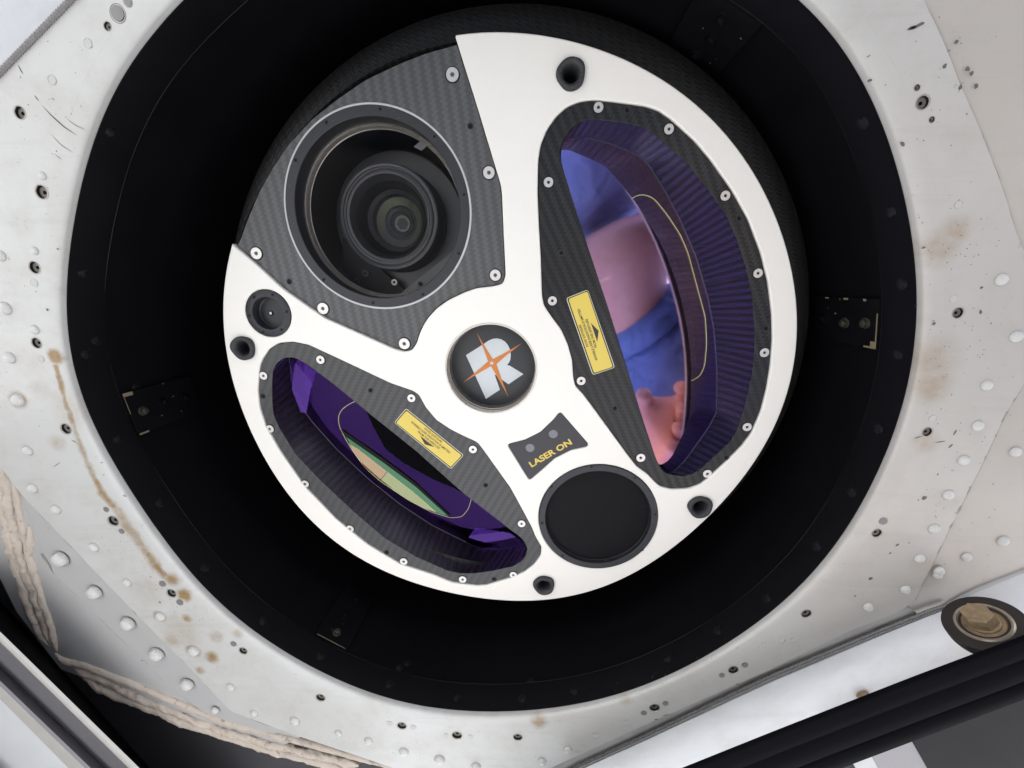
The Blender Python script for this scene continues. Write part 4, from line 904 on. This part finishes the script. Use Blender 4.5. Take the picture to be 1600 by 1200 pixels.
z6 = lambda x, y: (600 + x * .1, 620 + y * .1)
wl2 = warning(swp, [z6(345, 178), z6(1248, 912), z6(1045, 1132), z6(158, 402)], [z6(352, 216), z6(1214, 914), z6(1043, 1096), z6(190, 403)],
        [('AVOID EXPOSURE', z6(620, 500), z6(895, 722), 3.9), ('INVISIBLE LASER RADIATION IS EMITTED', z6(418, 405), z6(1020, 890), 3.9), ('FROM THIS APERTURE', z6(522, 555), z6(855, 822), 3.9)],
        [z6(565, 605), z6(790, 785), z6(640, 742)])
wl2['label'] = 'yellow laser warning label beside the narrow purple window'

# badge ---------------------------------------------------------
bd = lathe('badge', [(BADR + .0003, D_FACE - .0002), (BADR, D_FACE - .0006), (BADR - .0006, D_FACE - .0004), (BADR - .0009, .3530), (BADR - .0013, .3535), (BADR - .0009, .3545), (BADR - .0010, .3585), (BADR - .0014, .3590), (BADR - .0010, .3600), (BADR - .0012, .3675), (BADR - .0016, .3685)],
           BADC, [M_BRUSH, M_BADGE], scan, 96, [0] * 10)
D_B = .3685
lathe('badge_disc', [(BADR - .0012, D_B), (BADR - .004, D_B - .0006), (BADR * .5, D_B - .0008)], BADC, M_BADGE, bd, 96, None, True)
zb = lambda x, y: P(680 + x * .15, 480 + y * .15, D_B)
R_OUT = [(322,497),(430,430),(530,365),(560,345),(600,328),(645,323),(690,333),(730,358),(760,395),(780,440),(788,490),(784,540),(770,575),(748,600),(775,606),(920,694),(765,800),(690,748),(655,716),(620,697),(675,857),(530,952)]
L = ccw(np.array([zb(*p) for p in R_OUT])); V, Fc = cap([L], lambda x, y: -D_B + .0011); mb = MB(); mb.add(V, Fc); mb.build('letter_mark', M_LOGOW, bd, (*BADC, -D_B))
tips = [(435, 260), (905, 371), (770, 942), (286, 786)]; ins = [(602, 538), (640, 590), (582, 612), (552, 560)]; C_ = np.array((592, 578)); st = []
for i in range(4):
    A_ = np.array(ins[i - 1], float); T = np.array(tips[i], float); B_ = np.array(ins[i], float)
    for k in range(7):                       # concave sides towards the tip
        t = k / 6; st.append((1 - t) ** 2 * A_ + 2 * t * (1 - t) * (A_ * .42 + C_ * .18 + T * .40) + t * t * T)
    for k in range(1, 6):
        t = k / 6; st.append((1 - t) ** 2 * T + 2 * t * (1 - t) * (B_ * .42 + C_ * .18 + T * .40) + t * t * B_)
L = ccw(np.array([zb(*p) for p in st])); V, Fc = cap([L], lambda x, y: -D_B + .0014); mb = MB(); mb.add(V, Fc); mb.build('star_mark', M_ORANGE, bd, (*BADC, -D_B))
ws = [(592, 556), (600, 570), (614, 574), (602, 584), (603, 600), (590, 590), (573, 600), (580, 582), (570, 566), (586, 570)]
L = ccw(np.array([zb(*p) for p in ws])); V, Fc = cap([L], lambda x, y: -D_B + .0016); mb = MB(); mb.add(V, Fc); mb.build('star_centre', M_LOGOW, bd, (*BADC, -D_B))

# laser-on label ------------------------------------------------
lb = plate('indicator_label', LB, (), D_FACE + .0005, .001, .0002, M_LABEL, scan)
zl = lambda x, y: (780 + x * .21667, 640 + y * .21667)
mb = MB(); text_mesh('LASER ON', zl(236, 418), zl(529, 248), 11.2, D_FACE + .0003, .03, 0, mb); mb.build('lettering', M_YELLOW, lb, (*P(*zl(380, 330), D_FACE), -D_FACE))
for x, y in ((223, 277), (390, 177)):
    q = P(*zl(x, y), D_FACE); r = radpx(*zl(x, y), 7, D_FACE)
    lathe('indicator_light', [(r, D_FACE + .0006), (r * .98, D_FACE + .0002), (r * .6, D_FACE + .0001)], q, M_GREYLED, lb, 32, None, True)

# round black cap, small sensor, rubber grommets ----------------
cp_ = lathe('lens_cap', [(CAPR - .0002, .3530), (CAPR - .0002, D_FACE - .0002), (CAPR - .0010, D_FACE - .0010), (CAPR - .0066, D_FACE - .0010), (CAPR - .0072, D_FACE - .0005), (CAPR - .0074, .3540), (CAPR - .0078, .3544)], CAPC, M_ANOD, scan, 96)
lathe('cap_disc', [(CAPR - .0072, .3546), (CAPR - .010, .3540), (CAPR * .45, .3536)], CAPC, M_CAPD, cp_, 96, None, True)
pins(cp_, [(zl(x, y)[0], zl(x, y)[1], 1.8) for x, y in ((665, 413), (380, 555), (310, 818), (458, 1053), (765, 1080), (1033, 1012), (1128, 757), (980, 492))], D_FACE - .0010)
sn = lathe('light_sensor', [(SENR - .0002, .3530), (SENR - .0002, D_FACE - .0002), (SENR - .0008, D_FACE - .0006), (SENR - .0068, D_FACE - .0006), (SENR - .0072, D_FACE), (SENR - .0074, .3580), (SENR - .0084, .3588)], SENC, M_ANOD, scan, 64)
lathe('sensor_floor', [(SENR - .0074, .3588), (.004, .3588)], SENC, M_ANOD, sn, 48, None, True)
sc_ = lambda x, y: (360 + x * .11667, 430 + y * .11667)
pins(sn, [(*sc_(x, y), 2.2) for x, y in ((565, 262), (752, 488), (688, 732), (442, 760), (258, 543), (316, 292))], D_FACE - .0006)
q = P(*sc_(545, 508), .3588); s_ = .0011
lathe('sensor_bezel', [(.0026, .3588), (.0024, .3582), (.0016, .3582)], q, M_ANOD2, sn, 24)
mb = MB(); V, Fc = cap([np.array([(q[0] - s_, q[1] - s_), (q[0] + s_, q[1] - s_), (q[0] + s_, q[1] + s_), (q[0] - s_, q[1] + s_)])], lambda x, y: -.3581); mb.add(V, Fc); mb.build('photodiode', M_LOGOW, sn, (*q, -.3581))
for c, r in gl:
    mb = MB(); n = 40; prof = [(1.0, .0003), (1.0, -.0022), (.97, -.0032), (.90, -.0038), (.74, -.0037), (.62, -.0026), (.54, -.0006), (.49, .004), (.48, .018)]
    V = []
    for rr, dz in prof:
        for i in range(n):
            t = 2 * math.pi * i / n; k = 1 + (.035 * math.cos(3 * t + r * 900) + .02 * math.cos(5 * t + r * 300)) * (1 if rr > .8 else .3)
            V.append((c[0] + r * rr * k * math.cos(t), c[1] + r * rr * k * math.sin(t), -(D_FACE + dz)))
    Fc = [[a_ * n + i, a_ * n + (i + 1) % n, (a_ + 1) * n + (i + 1) % n, (a_ + 1) * n + i] for a_ in range(len(prof) - 1) for i in range(n)]
    mb.add(V, Fc); mb.add([V[(len(prof) - 1) * n + i] for i in range(n)], [list(range(n))], 1)
    mb.build('rubber_grommet', [M_RUBBER, M_DARK], scan, (c[0], c[1], -D_FACE), 50)

M_DUST = simple('dust_specks', (0.20, 0.195, 0.185), 0.8)
mb = MB(); rd = random.Random(11)
def speck(c, d, k=5):
    r = rd.uniform(.00012, .00038); a0 = rd.uniform(0, 6); e_ = rd.uniform(.5, 1)
    mb.add([(c[0] + r * math.cos(a0 + 6.283 * i / k), c[1] + r * e_ * math.sin(a0 + 6.283 * i / k), -d) for i in range(k)], [list(range(k))])
def around(c, r0, r1, n, d):
    for _ in range(n):
        a0 = rd.uniform(0, 6.283); r = math.sqrt(rd.uniform(r0 * r0, r1 * r1)); speck((c[0] + r * math.cos(a0), c[1] + r * math.sin(a0)), d)
around(CAPC, 0, CAPR - .011, 7, .3532); around(CAPC, CAPR - .0064, CAPR - .0012, 26, D_FACE - .0011); around(SENC, SENR - .006, SENR - .001, 18, D_FACE - .0007)
around(CAMC, CAMR - .009, CAMR - .002, 26, D_CAMPL - .0013); around(BADC, 0, BADR - .005, 10, D_B - .0009)
for c, r in gl: around(c, r * .62, r * .85, 9, D_FACE - .0040)
tag(mb.build('dust', M_DUST, scan, (0, 0, -D_FACE)), kind='stuff')

# ------------------------------------------------------------------ white hinged door, lower right
HLINE = [(850, 1225), (900, 1200), (1000, 1155), (1200, 1060), (1375, 987), (1450, 957), (1482, 946)]
h0, h1 = np.array(P(900, 1200, D_SKIN)), np.array(P(1375, 987, D_SKIN)); hd = (h1 - h0) / np.hypot(*(h1 - h0)); hn = np.array([hd[1], -hd[0]])
if hn[1] > 0: hn = -hn
DOORSLOPE = .16
ddep = lambda x, y: .2795 + max(0, (np.array((x, y)) - h0).dot(hn)) * DOORSLOPE
door = thing('belly_hatch', 'white hinged hatch with grey streaks between the hinge line and the black bar', 'hatch', (*P(1250, 1080, D_SKIN), -D_SKIN))
plate('door_panel', resample(PL([(850, 1232), (900, 1206), (1000, 1161), (1200, 1067), (1375, 994), (1440, 968), (1475, 955), (1520, 990), (1640, 1050), (1700, 1300), (1100, 1500), (820, 1330)], D_SKIN), .004, .001), (), .28, .003, .0006, M_DOOR, door, dep=ddep)
hq = resample(PL(HLINE, .2785), .0012, .002, False); mb = MB()
tube_mb(mb, [(p[0], p[1], -.2792) for p in hq], lambda t: .0011, 8)
for i in range(2, len(hq) - 2, 2):           # knuckles of the piano hinge
    p, t = hq[i], hq[i + 1] - hq[i - 1]; t = t / np.hypot(*t)
    tube_mb(mb, [(p[0] - t[0] * .0008 + t[1] * .0004, p[1] - t[1] * .0008 - t[0] * .0004, -.2790), (p[0] + t[0] * .0008 - t[1] * .0004, p[1] + t[1] * .0008 + t[0] * .0004, -.2790)], .0016, 8)
mb.build('piano_hinge', M_PLUG, door, (*hq[len(hq) // 2], -.279))
q = P(1352, 1091, .288); lathe('fastener', [(.0058, .2965), (.0056, .2860), (.0044, .2848), (.0016, .2846), (.0016, .2860)], q, M_BRASS, door, 24, None, True)

# black bar across the corner
bar = thing('rubber_bar', 'ribbed black bar crossing the bottom right corner in front of the white door', 'bar', (*P(1350, 1120, .25), -.25))
u0, u1 = [(700, 1354), (960, 1246), (1200, 1150), (1425, 1062), (1532, 1022), (1660, 974)], [(900, 1375), (1150, 1275), (1340, 1198), (1417, 1169), (1600, 1100), (1700, 1060)]
A_ = resample(PL(u0, .225), .004, 0, False); B_ = resample(PL(u1, .225), .004, 0, False); m = 40
ev = lambda L: np.c_[np.interp(np.linspace(0, 1, m), np.linspace(0, 1, len(L)), L[:, 0]), np.interp(np.linspace(0, 1, m), np.linspace(0, 1, len(L)), L[:, 1])]
A_, B_ = ev(A_), ev(B_)
prof = [(0, .2515), (.015, .2500), (.05, .2495), (.20, .2493), (.30, .2495), (.33, .2503), (.36, .2495), (.50, .2492), (.64, .2495), (.67, .2506), (.70, .2496), (.80, .2494), (.93, .2500), (.98, .2520), (1.0, .258), (1.0, .275)]
V = [(*(A_[i] * (1 - s) + B_[i] * s), -d_ + .025) for s, d_ in prof for i in range(m)]
Fc = [[k * m + i, (k + 1) * m + i, (k + 1) * m + i + 1, k * m + i + 1] for k in range(len(prof) - 1) for i in range(m - 1)]
mk('seal_strip', V, Fc, M_SEALBLK, bar, (*P(1350, 1120, .25), -.25), 50)
# bolt on its rubber washer
bolt = thing('hinge_bolt', 'dull brass hex bolt on a dark rubber washer at the right edge', 'bolt', (*P(1537, 975, .270), -.270))
th_ = math.atan(math.hypot(737, 373) / 600); rho = np.array((737, -373)) / math.hypot(737, 373)
vv = np.array((*(math.sin(th_) * rho), -math.cos(th_))); r3 = np.array((*(math.cos(th_) * rho), math.sin(th_))); t3 = np.array((-rho[1], rho[0], 0))
ax_ = -vv * .755 + .656 * (-.762 * r3 + .646 * t3)
tilt = Vector((ax_.dot(ex), ax_.dot(ey), -ax_.dot(nrm))).to_track_quat('Z', 'Y').to_matrix() @ Matrix.Diagonal((.80, .80, .80))
bc = Vector((*P(1537, 973, .250), -.250))
def tl(prof, n, mats, name, ms=None, fillm=False, off=(0, 0, 0), rz=0.0):
    mb = MB(); lathe_mb(mb, prof + ([(1e-5, prof[-1][1])] if fillm else []), (0, 0), n, ms)
    rot = Matrix.Rotation(rz, 3, 'Z')
    mb.V = [tuple(bc + tilt @ (rot @ Vector(v) + Vector(off))) for v in mb.V]
    return mb.build(name, mats, bolt, tuple(bc), 30)
tl([(.0285, .010), (.0290, .008), (.0290, .0050), (.0282, .0040), (.0272, .0046), (.0275, .0030), (.0290, .0022), (.0288, .0002), (.0280, -.0004), (.0150, -.0006), (.0148, .003)], 64, M_BROWNRUB, 'rubber_washer')
tl([(.0196, .0012), (.0199, -.0010), (.0190, -.0020), (.0174, -.0018), (.0168, -.0006), (.0160, -.0001)], 64, M_WASH, 'metal_cup')
tl([(.0169, .0002), (.0150, .0000), (.0146, -.0004), (.0138, .0000), (.0125, -.0002)], 48, M_BRASS, 'bolt_washer', None, True)
tl([(.0118, -.0001), (.0118, -.0018), (.0110, -.0026)], 40, M_BRASS, 'bolt_flange', None, True)
tl([(.0112, -.0024), (.0112, -.0118), (.0103, -.0130)], 6, M_BRASS, 'bolt_head', None, True, rz=.25)
# panel in the far corner
gp = thing('grey_panel', 'dark grey painted panel in the bottom right corner below the black bar', 'panel', (*P(1540, 1160, .275), -.275))
plate('panel_face', np.array(PL([(1421, 1150), (1640, 1070), (1800, 1280), (1500, 1290)], .276)), (), .276, .002, .0004, M_DKGREY, gp)
plate('panel_strip', np.array(PL([(1356, 1170), (1424, 1140), (1510, 1290), (1420, 1290)], .2768)), (), .2772, .001, .0004, M_GREYP, gp)
plate('panel_lip', np.array(PL([(1325, 1180), (1358, 1168), (1430, 1290), (1390, 1290)], .2778)), (), .2778, .001, .0004, M_DOOR, gp)

# ------------------------------------------------------------------ flap, upper left
flap = thing('hinged_flap', 'smooth bluish white flap behind the thin hinge in the top left corner', 'flap', (*P(40, 30, D_SKIN), -D_SKIN))
g0, g1 = np.array(P(107, 0, D_SKIN)), np.array(P(0, 110, D_SKIN)); gd = (g1 - g0) / np.hypot(*(g1 - g0)); gn = np.array([-gd[1], gd[0]])
if gn[0] > 0: gn = -gn
fdep = lambda x, y: .2797 + max(0, (np.array((x, y)) - g0).dot(gn)) * .35
plate('flap_panel', resample(PL([(104, -3), (155, -60), (60, -200), (-220, -120), (-220, 220), (-60, 165), (-3, 107)], D_SKIN), .004, .0006), (), .28, .002, .0006, M_DOOR, flap, dep=fdep)
hq = resample(PL([(165, -60), (107, 0), (0, 110), (-60, 170)], .2785), .0012, .001, False); mb = MB()
tube_mb(mb, [(p[0], p[1], -.2795) for p in hq], .0012, 8)
for i in range(2, len(hq) - 2, 2):
    p, t = hq[i], hq[i + 1] - hq[i - 1]; t = t / np.hypot(*t)
    tube_mb(mb, [(p[0] - t[0] * .0008 + t[1] * .0004, p[1] - t[1] * .0008 - t[0] * .0004, -.2793), (p[0] + t[0] * .0008 - t[1] * .0004, p[1] + t[1] * .0008 + t[0] * .0004, -.2793)], .0017, 8)
mb.build('piano_hinge', M_PLUG, flap, (*hq[len(hq) // 2], -.279))

# ------------------------------------------------------------------ open door edge, lower left
od = thing('open_door', 'edge of an open door with bright metal trim and black inner face, bottom left corner', 'door', (*P(80, 1120, .25), -.25))
lines = [((-60, 872), (440, 1430), .300), ((-60, 895), (370, 1350), .262), ((-60, 928), (325, 1305), .2420), ((-60, 936), (315, 1304), .2405), ((-60, 944), (306, 1303), .2415), ((-60, 958), (292, 1300), .250), ((-60, 985), (268, 1300), .2550), ((-60, 1006), (246, 1300), .2445), ((-60, 1014), (236, 1300), .2430)]
rows = [[np.array((*P(*(np.array(a_) * (1 - t) + np.array(b_) * t), d_), -d_)) for t in np.linspace(0, 1, 30)] for a_, b_, d_ in lines]
def band(name, ks, mat, sharp=50):
    V = [p for k in ks for p in rows[k]]; Fc = [[a_ * 30 + i, (a_ + 1) * 30 + i, (a_ + 1) * 30 + i + 1, a_ * 30 + i + 1] for a_ in range(len(ks) - 1) for i in range(29)]
    return mk(name, V, Fc, mat, od, tuple(rows[ks[0]][15]), sharp)
band('inner_face', [0, 1, 2], M_SEALBLK)
band('metal_trim', [4, 5, 6, 7, 8], M_GREYP, 60); band('trim_edge_highlight', [2, 3, 4], M_BEIGE, 60)  # the lighter trim edge is a highlight put into the colour
lines2 = [((-60, 1014), (236, 1300), .2430), ((-60, 1032), (206, 1300), .2425), ((-60, 1036), (200, 1300), .243), ((-60, 1060), (150, 1300), .247), ((-200, 1250), (0, 1500), .262)]
rows = [[np.array((*P(*(np.array(a_) * (1 - t) + np.array(b_) * t), d_), -d_)) for t in np.linspace(0, 1, 30)] for a_, b_, d_ in lines2]
band('edge_strip', [0, 1], M_BEIGE); band('outer_face', [1, 2, 3, 4], M_WHITED)

leaf = [np.array((*P(*p, d_), -d_)) for p, d_ in (((-520, 760), .262), ((-130, 1150), .255), ((80, 1360), .255), ((430, 1730), .262))]  # leaf of the open door out of view, added and shaped to block light
leafm = [p * .88 for p in leaf]; leaf2 = [p + np.array((-.02, -.02, .34)) for p in leafm]
mk('unseen_shade_leaf', leaf + leafm + leaf2, [[k * 4 + i, k * 4 + i + 1, k * 4 + i + 5, k * 4 + i + 4] for k in (0, 1) for i in range(3)], M_DKGREY, od, tuple(leaf[1]))

# ------------------------------------------------------------------ the photographer, seen mirrored in the large window
def simple_cloth(name, col):
    t = NT(name); a_ = t.noise(9, 5, 0.6); t.pbr(t.mix(a_, tuple(c * .7 for c in col) + (1,), (*col, 1)), 0.8, 0, 0.2, t.bump(t.noise(7, 3, .5, dist=1.0), 0.9, 0.05)); return t.m
M_SKINTONE = simple('skin_tone', (0.62, 0.34, 0.25), 0.5, var=0.16, vscale=40)
M_SHIRT = simple_cloth('blue_shirt', (0.16, 0.26, 0.50)); M_CAP = simple_cloth('blue_cap', (0.26, 0.32, 0.52)); M_JEAN = simple_cloth('dark_trousers', (0.05, 0.06, 0.09))
pers = thing('person', 'crouching person in blue shirt and cap, mirrored in the large window', 'person', (.80, -.30, .70))
def skinned(name, chains, mat, parent):
    V = []; E_ = []; Rr = []; idx = {}
    for chn in chains:
        prev = None
        for (x, y, z, r) in chn:
            key = (round(x, 4), round(y, 4), round(z, 4))
            if key not in idx: idx[key] = len(V); V.append((x, y, z)); Rr.append(r)
            if prev is not None and prev != idx[key]: E_.append((prev, idx[key]))
            prev = idx[key]
    me = bpy.data.meshes.new(name); po = ORG[parent.name]
    me.from_pydata([(v[0] - po[0], v[1] - po[1], v[2] - po[2]) for v in V], E_, []); me.materials.append(mat)
    o = bpy.data.objects.new(name, me); COL.objects.link(o); ORG[o.name] = po; o.parent = parent
    md_ = o.modifiers.new('skin', 'SKIN'); md_.use_smooth_shade = True
    for i, r in enumerate(Rr): me.skin_vertices[0].data[i].radius = (r, r); me.skin_vertices[0].data[i].use_root = (i == 0)
    o.modifiers.new('sub', 'SUBSURF').render_levels = 2; o.modifiers['sub'].levels = 1
    return o
pel, chest, neck, head = (.84, -.46, .50, .15), (.66, -.06, .20, .17), (.57, .10, .13, .09), (.52, .21, .09, .135)
sh_r, sh_l = (.68, .06, .26, .08), (.68, -.22, .16, .085)
wr = (.50, -.28, -.03, .050); palm = (.44, -.20, -.085, .072)
hand = []
for k, (dx, dy, L_) in enumerate(((-.02, -.040, .060), (.0, -.012, .070), (.018, .016, .066), (.030, .044, .052))):
    b_ = (palm[0] + dx * .6, palm[1] + dy, palm[2] - .034, .0165)
    hand.append([palm, b_, (b_[0] - .016 + dx * .2, b_[1] + dy * .2 + .010, b_[2] - L_ * .34, .0155), (b_[0] - .036, b_[1] + dy * .3 + .024, b_[2] - L_ * .42, .0135)])
hand.append([palm, (palm[0] - .034, palm[1] + .046, palm[2] + .016, .0190), (palm[0] - .055, palm[1] + .070, palm[2] - .006, .0160)])
body = skinned('body', [[pel, (.78, -.28, .36, .14), chest, (.62, .04, .16, .10), neck, head, (.50, .28, .10, .125)],
    [chest, sh_l, (.68, -.42, .14, .070), (.60, -.38, .05, .058), wr, palm],
    [chest, sh_r, (.46, .20, .30, .045), (.30, .10, .20, .035), (.14, .03, .09, .026), (.09, .01, .06, .032)],
    [pel, (.70, -.52, .58, .085), (.42, -.48, .55, .06), (.60, -.60, .67, .045)], [pel, (.95, -.28, .60, .085), (.72, -.14, .63, .06), (.95, -.13, .675, .045)]] + hand, M_SKINTONE, pers)
skinned('shirt', [[(.83, -.40, .45, .17), (.78, -.28, .36, .19), (.68, -.07, .16, .23), (.63, .04, .12, .17), (.58, .09, .13, .115)], [(.68, -.07, .16, .23), (.72, -.24, .12, .17), (.70, -.36, .12, .10)], [(.68, -.07, .16, .23), (.70, .04, -.02, .13)], [(.68, -.07, .16, .23), (.68, .06, .24, .12), (.56, .14, .275, .065)]], M_SHIRT, pers)
skinned('trousers', [[(.84, -.46, .50, .17), (.70, -.52, .58, .10), (.42, -.48, .55, .075), (.60, -.60, .66, .055)], [(.84, -.46, .50, .17), (.95, -.28, .60, .10), (.72, -.14, .62, .075), (.95, -.13, .66, .055)]], M_JEAN, pers)
skinned('cap', [[(.51, .30, .10, .15), (.49, .39, .14, .15), (.47, .50, .18, .10)]], M_CAP, pers)
phone = thing('smartphone', 'dark smartphone held flat under the scanner by the crouching person', 'phone', (.03, 0, .02))
plate('phone_body', ccw(resample(np.array([(-.07, -.035), (.085, -.035), (.085, .035), (-.07, .035)]), .002, .004)), (), -.006, .001, .0004, M_ANOD2, phone)
mb = MB(); plate_mb(mb, ccw(resample(np.array([(-.07, -.035), (.085, -.035), (.085, .035), (-.07, .035)]), .002, .004))[::-1], (), -.014, -.0069, 0); mb.build('phone_screen', M_DARK, phone, (.01, 0, .014))
